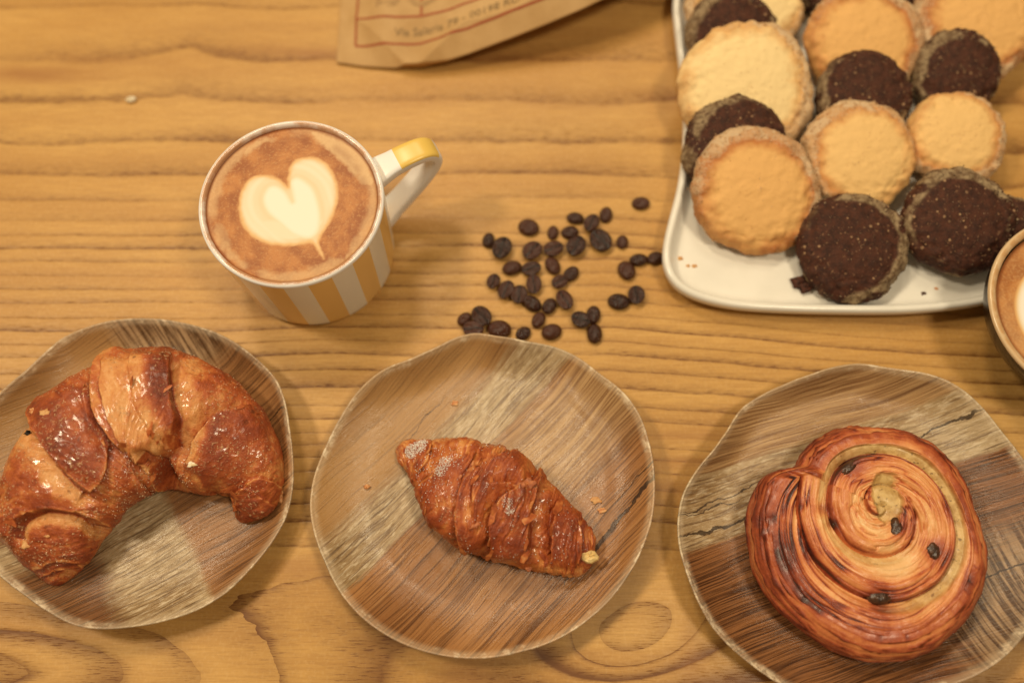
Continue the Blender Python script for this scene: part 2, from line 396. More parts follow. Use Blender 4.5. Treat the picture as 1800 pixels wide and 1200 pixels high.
def build_croissant(spine, creases, ns, nphi, flat, seed, stri, base_bake):
    pts = []
    for (px, py, r) in spine:
        rr = r * mpp(px, py, .02)
        z = FLOOR + .0006 + rr * flat * .86
        q = at(px, py, z)
        pts.append((q[0], q[1], z, max(rr, .0006)))
    S, u = catmull(pts, ns)
    ctr, rad = S[:, :3], np.maximum(S[:, 3], .0004)
    T = np.gradient(ctr[:, :2], axis=0); T /= np.linalg.norm(T, axis=1)[:, None]
    N = np.stack([-T[:, 1], T[:, 0]], -1)
    ph = np.linspace(0, 2 * math.pi, nphi, endpoint=False)
    c, s = np.cos(ph), np.sin(ph)
    e = .86                                         # slightly squarer than an ellipse
    cc = np.sign(c) * np.abs(c) ** e; ss = np.sign(s) * np.abs(s) ** e
    def place(radd):
        X = ctr[:, None, 0] + N[:, None, 0] * radd * cc[None]
        Y = ctr[:, None, 1] + N[:, None, 1] * radd * cc[None]
        Z = ctr[:, None, 2] + flat * radd * ss[None]
        return np.stack([X, Y, Z], -1)
    r0 = np.repeat(rad[:, None], nphi, 1)
    P0 = place(r0)
    xy = P0[..., :2].reshape(-1, 2)
    # ragged edges
    jx = .0011 * fbm(xy[:, 0] * 160, xy[:, 1] * 160, P0[..., 2].ravel() * 160, 3, seed + 5)
    jy = .0011 * fbm(xy[:, 0] * 160, xy[:, 1] * 160, P0[..., 2].ravel() * 160, 3, seed + 9)
    xyj = xy + np.stack([jx, jy], -1)
    lip = np.zeros(len(xy)); disp = np.zeros(len(xy)); bake = np.zeros(len(xy)); pale = np.zeros(len(xy)); dark = np.zeros(len(xy))
    upper = sstep(-.35, .15, np.repeat(ss[None], ns, 0).ravel())
    for cr in creases:
        poly = np.array([at(x, y, .033 if 'z' not in cr else cr['z'])[:2] for x, y in cr['p']])
        poly = catmull(poly, 30)[0] if len(poly) > 2 else poly
        d, w = crease_field(xyj, poly, cr.get('side', 1))
        w = w * upper
        dep = cr.get('d', .0015); fh, fl = cr.get('fh', .012), cr.get('fl', .006); e_ = cr.get('e', .0005)
        st = sstep(-e_, e_, d)
        disp -= w * dep * .95 * np.exp(-(d / .0048) ** 2)
        disp += 1.75 * w * dep * (st * np.exp(-np.maximum(d, 0) / fh) - .8 * (1 - st) * np.exp(-np.maximum(-d, 0) / fl))
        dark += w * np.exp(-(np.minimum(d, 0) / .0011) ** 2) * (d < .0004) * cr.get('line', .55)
        bake += w * cr.get('bh', .12) * st * np.exp(-np.maximum(d, 0) / .010)
        lip = np.maximum(lip, w * np.exp(-((d - .0004) / .0009) ** 2))
        bake -= w * .30 * np.exp(-((d - .0006) / .0006) ** 2)  # lip edge catching the light, painted in as a paler bake
        if 'pl' in cr:                              # stretched paler dough on the low side
            pale = np.maximum(pale, w * cr.get('pa', .6) * sstep(cr['pl'] * 1.25, cr['pl'] * .55, -d) * (d < 0) * sstep(0, .0015, -d))
        if 'ph' in cr:                              # ... or on the raised side
            pale = np.maximum(pale, w * cr.get('pa', .6) * sstep(cr['ph'] * 1.2, cr['ph'] * .75, d) * (d > 0))
    X0, Y0, Z0 = P0[..., 0].ravel(), P0[..., 1].ravel(), P0[..., 2].ravel()
    sN = np.repeat(u[:, None], nphi, 1).ravel(); pN = np.repeat(ph[None], ns, 0).ravel()
    sw = sN + .004 * fbm(X0 * 70, Y0 * 70, Z0 * 70, 3, seed + 1) + .006 * np.cos(pN)
    lam = .6 * vnoise(sw * 900, np.cos(pN) * 3, np.sin(pN) * 3, seed + 2) + .4 * vnoise(sw * 1900, np.cos(pN) * 5, np.sin(pN) * 5, seed + 3)
    lamask = sstep(-.2, .45, fbm(X0 * 55, Y0 * 55, Z0 * 55, 2, seed + 4)) * .8 + .2
    tips = np.maximum(sstep(.026, .012, sN), sstep(u[-1] - .022, u[-1] - .008, sN))
    lamask = np.maximum(lamask, 1.5 * tips)
    big = fbm(X0 * 45, Y0 * 45, Z0 * 45, 3, seed + 6)
    midn = fbm(X0 * 190, Y0 * 190, Z0 * 190, 3, seed + 7)
    disp += .0017 * big + .0007 * midn + stri * .0004 * lam * lamask
    blister = np.clip(fbm(X0 * 260, Y0 * 260, Z0 * 260, 2, seed + 8) - .25, 0, 1)
    bub = np.abs(vnoise(X0 * 620, Y0 * 620, Z0 * 620, seed + 12)) * sstep(-.15, .35, fbm(X0 * 70, Y0 * 70, Z0 * 70, 2, seed + 13))
    disp += .00032 * bub
    disp += blister * .0009
    r1 = np.maximum(r0 + disp.reshape(ns, nphi) * np.clip(r0 / .012, .05, 1), .0003)
    P = place(r1)
    P[..., 2] = np.maximum(P[..., 2], FLOOR + .0006 + .0003 * np.sin(pN.reshape(ns, nphi) * 2))
    topn = np.repeat(ss[None], ns, 0).ravel()
    b = base_bake + .16 * topn + .42 * big + .24 * midn + bake + .17 * stri * lam * lamask - .25 * blister
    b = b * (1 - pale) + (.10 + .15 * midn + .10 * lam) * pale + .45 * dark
    b = np.where(b > .62, .62 + .30 * np.tanh((b - .62) / .45), b)
    return P, dict(bake=np.clip(b, 0, 1.2), pale=pale, lip=lip, seed=lam * .5 + .5)

def mat_pastry(name, sugar, stops, rough=(.22, .42)):
    M = Mat(name); o = M.objco()
    b = M.attr('bake')
    n1 = M.noise(o, 420, 4, .62); n2 = M.noise(o, 1500, 3, .6); n3 = M.noise(o, 90, 3, .5)
    v = M.math('ADD', b, M.math('MULTIPLY', M.math('SUBTRACT', n1, .5), .46))
    v = M.math('ADD', v, M.math('MULTIPLY', M.math('SUBTRACT', n2, .5), .22))
    c = M.ramp(v, stops)
    sp = M.mapr(M.noise(o, 850, 2, .5), .57, .66, 0, 1)
    spot = M.math('MULTIPLY', sp, M.mapr(n3, .42, .62, 0, sugar))
    c = M.mix(spot, c, C(232, 178, 112))
    ch = M.mapr(M.noise(o, 260, 2, .5), .66, .74, 0, .55)
    c = M.mix(ch, c, C(96, 38, 14))
    h = M.math('ADD', M.math('MULTIPLY', n1, .8), M.math('MULTIPLY', n2, .5))
    h = M.math('ADD', h, M.math('MULTIPLY', spot, .5))
    M.set(color=c, rough=M.mapr(n1, .35, .65, rough[0] + .12, rough[1] + .12), spec=.4, normal=M.bump(h, .85, .0009), coat=M.mapr(n3, .38, .62, .08, .60), coat_rough=.13)
    return M.m

def grains_mesh(name, centers, sizes, seed):
    """many tiny crystals or crumbs joined in one mesh"""
    rng = np.random.default_rng(seed)
    base = np.array([[1,0,0],[-1,0,0],[0,1,0],[0,-1,0],[0,0,1],[0,0,-1]], float)
    tri = np.array([[0,2,4],[2,1,4],[1,3,4],[3,0,4],[2,0,5],[1,2,5],[3,1,5],[0,3,5]])
    n = len(centers)
    V = base[None] * (1 + .5 * rng.uniform(-1, 1, (n, 6, 1))) * np.asarray(sizes)[:, None, None]
    q = rng.normal(size=(n, 4)); q /= np.linalg.norm(q, axis=1)[:, None]
    w, x, y, z = q.T
    Rm = np.stack([np.stack([1-2*(y*y+z*z), 2*(x*y-w*z), 2*(x*z+w*y)], -1), np.stack([2*(x*y+w*z), 1-2*(x*x+z*z), 2*(y*z-w*x)], -1), np.stack([2*(x*z-w*y), 2*(y*z+w*x), 1-2*(x*x+y*y)], -1)], 1)
    V = np.einsum('nij,nkj->nki', Rm, V) + np.asarray(centers)[:, None]
    F = (tri[None] + 6 * np.arange(n)[:, None, None]).reshape(-1, 3)
    return raw_mesh(name, V.reshape(-1, 3), F, smooth=False)
def mat_plain(name, col, rough=.6, spec=.4, var=None, scale=300, bump=.0, sss=0):
    M = Mat(name); o = M.objco()
    n = M.noise(o, scale, 3, .6)
    c = M.mix(M.mapr(n, .35, .65), col, var if var else col)
    M.set(color=c, rough=rough, spec=spec)
    if bump: M.set(normal=M.bump(n, .6, bump))
    return M.m
mat_sugar = mat_plain('sugar_white', (.85, .83, .78, 1), .35, .6)
mat_crust_crumb = mat_plain('crust_crumb', C(190, 110, 50), .5, .4, C(220, 160, 90), 600, .0004)
mat_pale_crumb = mat_plain('pale_crumb', C(240, 220, 170), .6, .3, C(220, 185, 120), 600, .0004)
mat_gold_crumb = mat_plain('gold_crumb', C(216, 160, 88), .55, .4, C(196, 130, 64), 600, .0004)
mat_brown_flake = mat_plain('brown_flake', C(190, 104, 46), .45, .4, C(150, 72, 26), 500, .0004)
mat_burnt = mat_plain('burnt_crumb', (.012, .009, .007, 1), .5, .3)

def flaky_layers(name, P, lip, n_edge, n_any, seed, zmin):
    """thin torn pieces of crust standing a little off the surface"""
    rg = np.random.default_rng(seed)
    du = np.roll(P, -1, 0) - np.roll(P, 1, 0); dv = np.roll(P, -1, 1) - np.roll(P, 1, 1)
    Nn = np.cross(du, dv).reshape(-1, 3); Nn /= np.linalg.norm(Nn, axis=1)[:, None] + 1e-12
    V = P.reshape(-1, 3); mid = V.mean(0)
    Nn[Nn[:, 2] < 0] *= -1
    dv = dv.reshape(-1, 3); dv /= np.linalg.norm(dv, axis=1)[:, None] + 1e-12
    ok = (V[:, 2] > zmin) & (Nn[:, 2] > .25)
    ed = np.nonzero(ok & (lip > .6))[0]; an = np.nonzero(ok)[0]
    pick = np.concatenate([ed[rg.integers(0, len(ed), n_edge)], an[rg.integers(0, len(an), n_any)]])
    VV, FF = [], []
    m = 9
    for k, i in enumerate(pick):
        n, t = Nn[i], dv[i]; b = np.cross(n, t)
        L = rg.uniform(.0012, .0034) * (1.2 if k < n_edge else .8); Wd = L * rg.uniform(.25, .55)
        ro = rg.normal(0, .35); t, b = t * math.cos(ro) + b * math.sin(ro), -t * math.sin(ro) + b * math.cos(ro)
        a = np.linspace(0, 2 * math.pi, m, endpoint=False); q = 1 + .4 * rg.uniform(-1, 1, m)
        lift = rg.uniform(.0001, .0005)
        x, y = L * q * np.cos(a), Wd * q * np.sin(a)
        hh = .00012 + lift * np.clip(y / Wd * .5 + .5, 0, 1) ** 1.5 - .5 * (x ** 2) / .03
        up = V[i] + x[:, None] * t + y[:, None] * b + hh[:, None] * n
        ctr = V[i] + (.00022 + lift * .35) * n
        base_i = len(VV) * (2 * m + 1)
        VV.append(np.vstack([up, up - n * .00012, ctr]))
        j = np.arange(m); jn = (j + 1) % m
        FF.append(np.stack([np.full(m, 2 * m), j, jn], -1) + base_i)
        FF.append(np.stack([j, m + j, m + jn], -1) + base_i); FF.append(np.stack([j, m + jn, jn], -1) + base_i)
    return raw_mesh(name, np.vstack(VV), np.vstack(FF), smooth=False)
mat_layers = None
def get_layers():
    global mat_layers
    if mat_layers is None:
        M = Mat('crust_layers'); o = M.objco()
        c = M.ramp(M.noise(o, 330, 2, .5), [(.3, C(140, 60, 22)), (.45, C(168, 80, 32)), (.58, C(192, 104, 44)), (.75, C(212, 140, 74))])
        M.set(color=c, rough=.42, spec=.4)
        mat_layers = M.m
    return mat_layers
def flake_mesh(name, size, seed, th=.35, jag=.35):
    """a small ragged crumb"""
    a = np.linspace(0, 2 * math.pi, 14, endpoint=False); rows = []
    rng = np.random.default_rng(seed)
    rad = 1 + jag * rng.uniform(-1, 1, 14)
    for r, z in ((.02, .9), (.5, 1.0), (.85, .75), (1, .3), (.9, -.2), (.4, -.3), (.02, -.3)):
        rows.append(np.stack([rad * r * np.cos(a), rad * r * np.sin(a) * .75, z * th * (1 + .25 * rng.uniform(-1, 1, 14))], -1))
    P = np.stack(rows) * size; P[..., 2] -= P[..., 2].min()
    return grid_mesh(name, P, wv=True, smooth=False)

STOPS = [(0, C(232, 166, 92)), (.22, C(214, 136, 64)), (.45, C(184, 90, 36)), (.66, C(152, 64, 24)), (.85, C(116, 44, 16)), (1.0, C(80, 30, 12))]
# ------------------------------------------------------------------ the big curved croissant
SP_BIG = [(78,1024,8),(80,1006,42),(86,965,76),(98,908,98),(132,828,118),(186,768,126),(245,738,128),(318,746,117),(383,782,99),(428,830,75),(436,872,54),(426,900,26),(418,913,8)]
z1 = lambda *p: [(x / 2, 540 + y / 2) for x, y in p]
CR_BIG = [
    dict(p=z1((60,945),(140,920),(240,905),(290,890)), side=1, d=.0010, fh=.004, fl=.003, pl=.003, pa=.5),
    dict(p=z1((55,915),(150,893),(250,888),(310,868)), side=1, d=.0008, fh=.004, fl=.003),
    dict(p=z1((25,800),(45,755),(110,722),(200,716),(290,730),(340,765)), side=1, d=.0028, fh=.012, fl=.006, pl=.007, pa=.85),
    dict(p=z1((95,370),(140,440),(200,520),(262,595),(325,655)), side=1, d=.0030, fh=.010, fl=.006, pl=.011, pa=.85, line=.7),
    dict(p=z1((325,655),(370,620),(400,585),(415,540)), side=1, d=.0012, fh=.008, fl=.004, ph=.003, pa=.35),
    dict(p=z1((360,190),(315,250),(310,310),(335,400),(380,470),(405,530)), side=1, d=.0004, fh=.004, fl=.004, pl=.009, pa=.30, line=.2),
    dict(p=z1((380,165),(352,225),(355,300),(372,390),(420,480),(515,560)), side=1, d=.0042, fh=.016, fl=.008, e=.0008, ph=.0055, pa=.55, line=.9, bh=0),
    dict(p=z1((400,250),(405,330),(425,400),(465,480),(530,545)), side=1, d=.0016, fh=.012, fl=.004, ph=.019, pa=.85, line=.5, bh=0),
    dict(p=z1((480,170),(492,260),(515,350),(560,430),(605,500)), side=1, d=.0006, fh=.012, fl=.006, line=.1, bh=.16),
    dict(p=z1((612,200),(632,330),(645,420),(610,510)), side=-1, d=.0028, fh=.014, fl=.007, pl=.013, pa=.75, line=.45, bh=.10),
    dict(p=z1((845,345),(760,390),(695,460),(655,540)), side=1, d=.0030, fh=.010, fl=.005, line=.6, bh=.1, pl=.006, pa=.5),
    dict(p=z1((990,650),(930,590),(850,600),(790,660),(770,700)), side=1, d=.0010, fh=.008, fl=.004, line=.35),
    dict(p=z1((960,690),(880,640),(820,650),(790,700)), side=1, d=.0008, fh=.005, fl=.003, line=.35, z=.02),
    dict(p=z1((540,540),(560,580),(555,640)), side=-1, d=.0040, fh=.008, fl=.010, line=.8, z=.028, bh=0),
]
P, A = build_croissant(SP_BIG, CR_BIG, 520, 300, .66, 11, 1.25, .50)
base = np.array([P[..., 0].mean(), P[..., 1].mean(), FLOOR])
big = thing('croissant', base, 'large curved horn shaped croissant, glazed and cracked open, on the left plate', 'croissant')
obj('crust', grid_mesh('crust', P - base, wv=True, attrs=A), mat_pastry('pastry_big', .55, STOPS), big)
def scatter_on(P, cond, n, seed, lift=.0001):
    rng = np.random.default_rng(seed); V = P.reshape(-1, 3)
    i = np.nonzero(cond(V))[0]
    w = i[rng.integers(0, len(i), n)]
    return V[w] + rng.normal(0, .0003, (n, 3)) * np.array([1, 1, .1]) + np.array([0, 0, lift])
def top_only(P, zmin): return lambda V: V[:, 2] > zmin
rng = np.random.default_rng(5)
g = scatter_on(P, lambda V: (V[:, 2] > .021) & (fbm(V[:, 0] * 60, V[:, 1] * 60, 0, 2, 77) > -.1), 1500, 3)
o = obj('sugar_crystals', grains_mesh('sugar_crystals', g - base, rng.uniform(.00012, .00030, len(g)), 4), mat_plain('sugar_gold', C(236, 190, 130), .25, .7), big); o['kind'] = 'stuff'
o = obj('flaky_layers', flaky_layers('flaky_layers', P, A['lip'], 26, 12, 61, .012), get_layers(), big); o['kind'] = 'stuff'
o.data.transform(Matrix.Translation(Vector(-base)))
def on_surface(P, px, py):
    """the upper surface point nearest to the sight line"""
    d = ray(float(px), float(py)); d = d / np.linalg.norm(d)
    V = P.reshape(-1, 3); r = V - np.array([0, 0, CAM_H]); al = r @ d
    dist = np.linalg.norm(r - al[:, None] * d, axis=1)
    near = np.nonzero(dist < max(.0009, dist.min() * 1.2))[0]
    return V[near[np.argmin(al[near])]]
for k, (px, py, s, mt) in enumerate([(76, 725, .0024, mat_gold_crumb), (43, 958, .0026, mat_gold_crumb), (80, 942, .0014, mat_gold_crumb), (55, 720, .0018, mat_crust_crumb), (333, 815, .0022, mat_pale_crumb)]):
    q = on_surface(P, px, py)
    obj('crust_flake', flake_mesh('crust_flake', s, k + 1, .16), mt, big, tuple(q - base - np.array([0, 0, .0003])))
q = on_surface(P, 46, 760)
obj('burnt_crumb', flake_mesh('burnt_crumb', .0015, 31, .7), mat_burnt, big, tuple(q - base))

# ------------------------------------------------------------------ the small croissant
SP_SM = [(697,790,6),(708,792,22),(735,803,36),(782,828,74),(828,860,95),(872,882,97),(920,913,84),(970,945,66),(1010,968,52),(1030,982,38),(1041,990,10)]
z7 = lambda *p: [(680 + x / 4, 740 + y / 4) for x, y in p]
CR_SM = [
    dict(p=z7((290,120),(270,230),(200,320)), side=-1, d=0.0012, fh=.004, fl=.004, line=.2),
    dict(p=z7((560,190),(440,260),(330,330),(200,400)), side=1, d=0.0017, fh=.010, fl=.005, line=.3, bh=.24),
    dict(p=z7((740,170),(640,260),(540,390),(480,560),(470,700),(520,860)), side=1, d=0.0020, fh=.010, fl=.006, line=.4, bh=.1, pl=.006, pa=.2),
    dict(p=z7((900,180),(760,240),(640,360),(600,470),(600,620)), side=1, d=0.0014, fh=.008, fl=.005, line=.3, pl=.004, pa=.3),
    dict(p=z7((1060,330),(1000,440),(880,420),(700,430)), side=1, d=0.0017, fh=.008, fl=.004, line=.4, bh=.15),
    dict(p=z7((900,470),(800,530),(750,640),(735,760),(740,890)), side=1, d=0.0029, fh=.010, fl=.005, line=.6, bh=.14, pl=.006, pa=.35),
    dict(p=z7((1080,390),(1050,520),(1010,680),(1000,900)), side=-1, d=0.0022, fh=.008, fl=.005, line=.5, bh=.15, pl=.007, pa=.4),
    dict(p=z7((1200,580),(1160,720),(1150,850),(1160,940)), side=1, d=0.0023, fh=.008, fl=.004, line=.45, bh=.10),
    dict(p=z7((1360,690),(1400,800),(1380,950)), side=-1, d=0.0020, fh=.005, fl=.003, line=.5),
]
P, A = build_croissant(SP_SM, CR_SM, 380, 280, .64, 23, 1.9, .31)
base = np.array([P[..., 0].mean(), P[..., 1].mean(), FLOOR])
sm = thing('croissant', base, 'small straight croissant with a sugar dusted tip, on the middle plate', 'croissant')
STOPS2 = [(0, C(226, 150, 74)), (.22, C(206, 122, 52)), (.45, C(178, 84, 30)), (.66, C(148, 60, 20)), (.85, C(112, 42, 16)), (1.0, C(76, 28, 12))]
obj('crust', grid_mesh('crust', P - base, wv=True, attrs=A), mat_pastry('pastry_small', .35, STOPS2), sm)
o = obj('flaky_layers', flaky_layers('flaky_layers', P, A['lip'], 22, 22, 62, .010), get_layers(), sm); o['kind'] = 'stuff'
o.data.transform(Matrix.Translation(Vector(-base)))
def near_px(lst):
    def f(V):
        m = np.zeros(len(V), bool)
        for px, py, r in lst:
            q = on_surface(P, px, py); m |= np.hypot(V[:, 0] - q[0], V[:, 1] - q[1]) < r
        return m & (V[:, 2] > FLOOR + .008)
    return f
g = np.vstack([scatter_on(P, near_px([(722, 790, .0035), (735, 783, .0032), (742, 778, .002)]), 900, 8), scatter_on(P, near_px([(780, 812, .003), (786, 806, .002), (772, 822, .003)]), 420, 9), scatter_on(P, near_px([(770, 820, .012)]), 260, 10), scatter_on(P, lambda V: V[:, 2] > .02, 260, 12), scatter_on(P, near_px([(893, 885, .002), (898, 895, .002)]), 120, 13)])
o = obj('sugar_dusting', grains_mesh('sugar_dusting', g - base, rng.uniform(.00010, .00028, len(g)), 14), mat_sugar, sm); o['kind'] = 'stuff'
q = on_surface(P, 1036, 975)
cr = flake_mesh('cream_filling', .0042, 17, .8, .10)
obj('cream_filling', cr, mat_plain('cream', C(238, 200, 120), .45, .4, C(228, 180, 96), 200), sm, tuple(q - base + np.array([.0008, -.0006, -.003])))
for k, (px, py, s) in enumerate([(835, 925, .003), (932, 848, .0036), (920, 852, .0022), (930, 1000, .0024)]):
    q = on_surface(P, px, py)
    obj('crust_flake', flake_mesh('crust_flake', s * .8, 40 + k, .15), mat_brown_flake, sm, tuple(q - base - np.array([0, 0, .0003])))

# ------------------------------------------------------------------ the raisin swirl bun
def build_bun():
    zt = .030
    sc = mpp(1555, 890, zt)
    c0 = at(1555, 890, zt)
    base = np.array([c0[0], c0[1], FLOOR])
    turns = np.array([0,.1,.22,.35,.47,.6,.72,.85,.95,.985,1.0,1.02,1.05,1.1,1.22,1.35,1.47,1.6,1.72,1.85,2.0,2.1,2.22,2.35,2.47,2.6,2.72,2.85,3.0,3.1,3.22,3.35,3.5,3.7,4.0,4.5,6])
    rad = np.array([178,226,255,259,228,180,172,152,160,158,156,150,147,149,160,163,152,124,107,98,100,96,96,86,74,54,48,44,38,30,20,10,4,1,0,0,0.])
    tt = np.linspace(0, 6, 3000); rs = np.interp(tt, turns, rad)
    ker = np.hanning(61); ker /= ker.sum()
    rsm = np.convolve(np.concatenate([np.full(30, rs[0]), rs, np.full(30, rs[-1])]), ker, 'same')[30:-30]
    RR = lambda t: np.interp(t + .033, tt, rsm) * sc
    nth, nr, ne = 720, 210, 60
    th = np.linspace(0, 1, nth, endpoint=False)            # turns after the tail, anticlockwise
    ang = R(155) + th * 2 * math.pi
    rout = RR(th)
    # soften the jump at the loose tail
    k = np.hanning(45); k /= k.sum()
    rout = np.convolve(np.concatenate([rout[-30:], rout, rout[:30]]), k, 'same')[30:-30]
    rout = rout * (1 + .010 * fbm(np.cos(ang) * 5, np.sin(ang) * 5, 0, 3, 50))
    edge = .010
    RAIS = [(1497, 818, 17, 8, 38), (1644, 966, 13, 16, 0), (1549, 1052, 19, 12, 5), (1580, 925, 11, 18, -10), (1447, 893, 5, 14, -25), (1466, 920, 4, 5, 0)]
    rxy = np.array([at(a_[0], a_[1], zt - .002)[:2] - base[:2] for a_ in RAIS])
    def phase(r, t):
        """coil number and place across the coil (0 outside, 1 inside)"""
        kk = np.zeros_like(r)
        for j in range(1, 6): kk += (r < RR(t + j))
        a, b = RR(t + kk), RR(t + kk + 1)
        return kk, np.clip((a - r) / np.maximum(a - b, 1e-5), 0, 1)
    rows, bake, cust = [], [], []
    def custard_amt(Th, p):
        c = np.interp(Th, [0,.28,.36,.45,.9,.97,1.02,1.06,1.2,1.3,1.45,1.5,1.9,2.2,2.3,2.45,2.5,5], [.0,.0,.75,1,1,.8,.35,.4,.55,.65,.2,0,0,.0,.5,.8,1,1])
        lo = np.interp(Th, [0,.5,.9,1.1,1.5,2.4,2.6,3.2], [.88,.78,.70,.74,.88,.6,.25,.6])
        return c * sstep(lo - .06, lo + .05, p)
    def top(r, t):
        kk, p = phase(r, t)
        Th = t + kk
        a2 = R(155) + t * 2 * math.pi
        x, y = r * np.cos(a2), r * np.sin(a2)
        lump = 1 - np.abs(2 * p - 1) ** 2.6
        wide = np.maximum(RR(Th) - RR(Th + 1), .002) / .020
        pj = (p + .05 * fbm(x * 45, y * 45, 0, 3, 51)) * wide
        lam = .60 * vnoise(pj * 6.5 + kk * 17, Th * 6, 0, 52) + .45 * vnoise(pj * 13 + kk * 31, Th * 9, 0, 53) + .15 * vnoise(pj * 34 + kk * 41, Th * 16, 0, 56)
        ln = np.exp(-(lam / .10) ** 2)
        fine = np.exp(-(vnoise(pj * 22 + kk * 13, Th * 9, 3, 57) / .16) ** 2)
        lam = np.tanh(lam * 1.6)
        cu = custard_amt(Th, p)
        ex, ey = (x / sc - 8) / 27, (y / sc - 16) / 46
        cu = np.maximum(cu * (r > 60 * sc), sstep(1.12, .82, np.hypot(ex, ey) + .15 * fbm(x * 300, y * 300, 0, 2, 58)))
        h = zt - .0035 * (r / .055) ** 2 + .0022 * (lump - 1) * (kk < 3) + .0012 * lam * (1 - cu) + .0011 * fbm(x * 60, y * 60, 0, 3, 54)
        h += .0006 * np.clip(1 - r / .015, 0, 1)
        h -= .0022 * cu
        h -= .0024 * np.exp(-(p / .06) ** 2) * (kk > 0) * (kk < 4)
        b = .34 + .13 * lam + (.46 * ln + .26 * fine) * (1 + .8 * np.clip((-x - .018) / .03, 0, 1)) * (.6 + .8 * fbm(x * 80, y * 80, 5, 2, 59)) + .22 * fbm(x * 50, y * 50, 3, 3, 55)
        h -= (.0007 * ln + .0002 * fine) * (1 - cu)
        b += .30 * np.exp(-((p - .06) / .07) ** 2) * (kk > 0)            # dark baked outer lip of every coil
        b += .30 * (kk == 0) * (1 - p) + .10 * (kk == 0)
        b -= .20 * sstep(.45, .75, p) * (kk < 3) + .06 * kk
        for (ra, rb_), rd in zip(rxy, RAIS):
            hal = np.exp(-(((x - ra) ** 2 + (y - rb_) ** 2) / (rd[2] * sc * 1.5 + .001) ** 2))
            b += .55 * hal; cu = cu * (1 - .6 * hal); h -= .0007 * hal
        left = np.clip((-x - .018) / .03, 0, 1)
        b += .14 * left * sstep(-.03, .01, y + .02)
        return h, b, cu
    rmax = rout - edge
    for q in np.linspace(.002, 1, nr):
        r = rmax * q
        h, b, cu = top(r, th)
        rows.append(np.stack([r * np.cos(ang), r * np.sin(ang), h], -1)); bake.append(b); cust.append(cu)
    h0, b0, c00 = top(rmax, th)
    zc = FLOOR + .011
    for q in np.linspace(0, 1, ne + 1)[1:]:
        psi = R(90) - q * R(140)
        r = rmax + edge * math.cos(psi) * (1 + .0 * th) + (0 if psi > 0 else 0)
        z = zc + (h0 - zc) * math.sin(psi) if psi > 0 else zc + .0125 * math.sin(psi)
        s = q * 14
        jit = .9 * fbm(th * 9, q * 2, 0, 3, 60)
        lay0 = .5 * vnoise(s * .8 + jit, th * 9, 0, 61) + .5 * vnoise(s * 2.1 + jit, th * 16, 0, 62)
        lay = np.tanh(1.2 * lay0) + 1.1 * np.exp(-(lay0 / .09) ** 2) - .3
        r = r + (.0007 * lay + .0012 * fbm(np.cos(ang) * 4, np.sin(ang) * 4, q * 3, 3, 63)) * sstep(0, .2, q)
        z = np.maximum(z, FLOOR + .0004) + 0 * ang
        left = np.clip(-np.cos(ang), 0, 1)
        bb = b0 * (1 - sstep(0, .2, q)) + sstep(0, .2, q) * (.56 + .24 * lay + .12 * left + .2 * fbm(np.cos(ang) * 5, np.sin(ang) * 5, q * 4, 3, 64))
        rows.append(np.stack([r * np.cos(ang), r * np.sin(ang), z], -1)); bake.append(bb); cust.append(c00 * 0)
    rows.append(np.stack([.0005 * np.cos(ang), .0005 * np.sin(ang), 0 * ang + FLOOR + .0004], -1)); bake.append(b0); cust.append(c00 * 0)
    P = np.stack(rows)
    P[..., :2] += base[:2]
    root = thing('swirl_bun', base, 'round spiral pastry bun with raisins and pale custard, on the right plate', 'bun')
    M = Mat('pastry_swirl'); o = M.objco()
    n1 = M.noise(o, 380, 4, .6); n2 = M.noise(o, 1500, 3, .6)
    v = M.math('ADD', M.attr('bake'), M.math('MULTIPLY', M.math('SUBTRACT', n1, .5), .30))
    v = M.math('ADD', v, M.math('MULTIPLY', M.math('SUBTRACT', n2, .5), .14))
    c = M.ramp(v, [(0, C(236, 178, 104)), (.2, C(226, 148, 76)), (.4, C(208, 118, 57)), (.6, C(172, 78, 36)), (.8, C(122, 46, 21)), (1, C(66, 26, 14))])
    cu = M.mix(M.mapr(M.noise(o, 260, 3), .35, .65), C(212, 168, 92), C(182, 136, 66))
    cu = M.mix(M.mapr(M.noise(o, 480, 2), .62, .72, 0, .7), cu, C(92, 60, 26))
    c = M.mix(M.attr('custard'), c, cu)
    h = M.math('ADD', n1, M.math('MULTIPLY', n2, .4))
    M.set(color=c, rough=M.mapr(n1, .3, .7, .30, .5), spec=.5, normal=M.bump(h, .6, .0007), coat=.2, coat_rough=.2)
    obj('dough_spiral', grid_mesh('dough_spiral', P - base, wv=True, flip=False, attrs=dict(bake=np.stack(bake), custard=np.stack(cust))), M.m, root)
    mr = mat_plain('raisin_skin', (.036, .016, .009, 1), .30, .5, (.085, .034, .014, 1), 500, .0006)
    for k, (px, py, a, b, rot) in enumerate(RAIS):
        q = on_surface(P, px, py)
        t = np.linspace(0, math.pi, 18)[:, None]; f = np.linspace(0, 2 * math.pi, 26, endpoint=False)[None]
        D = np.stack([np.sin(t) * np.cos(f), np.sin(t) * np.sin(f), np.cos(t) + 0 * f], -1)
        w = 1 + .14 * fbm(D[..., 0] * 3 + k * 5, D[..., 1] * 3, D[..., 2] * 3, 3, 70)
        s = mpp(px, py, .03)
        V = D * w[..., None] * np.array([a * s * 1.15, b * s * 1.15, min(a, b) * s * .9])
        cr_, sr_ = math.cos(R(rot)), math.sin(R(rot))
        V = np.stack([V[..., 0] * cr_ - V[..., 1] * sr_, V[..., 0] * sr_ + V[..., 1] * cr_, V[..., 2]], -1)
        obj('raisin', grid_mesh('raisin', V, wv=True), mr, root, tuple(q - base - np.array([0, 0, .0016])))
build_bun()

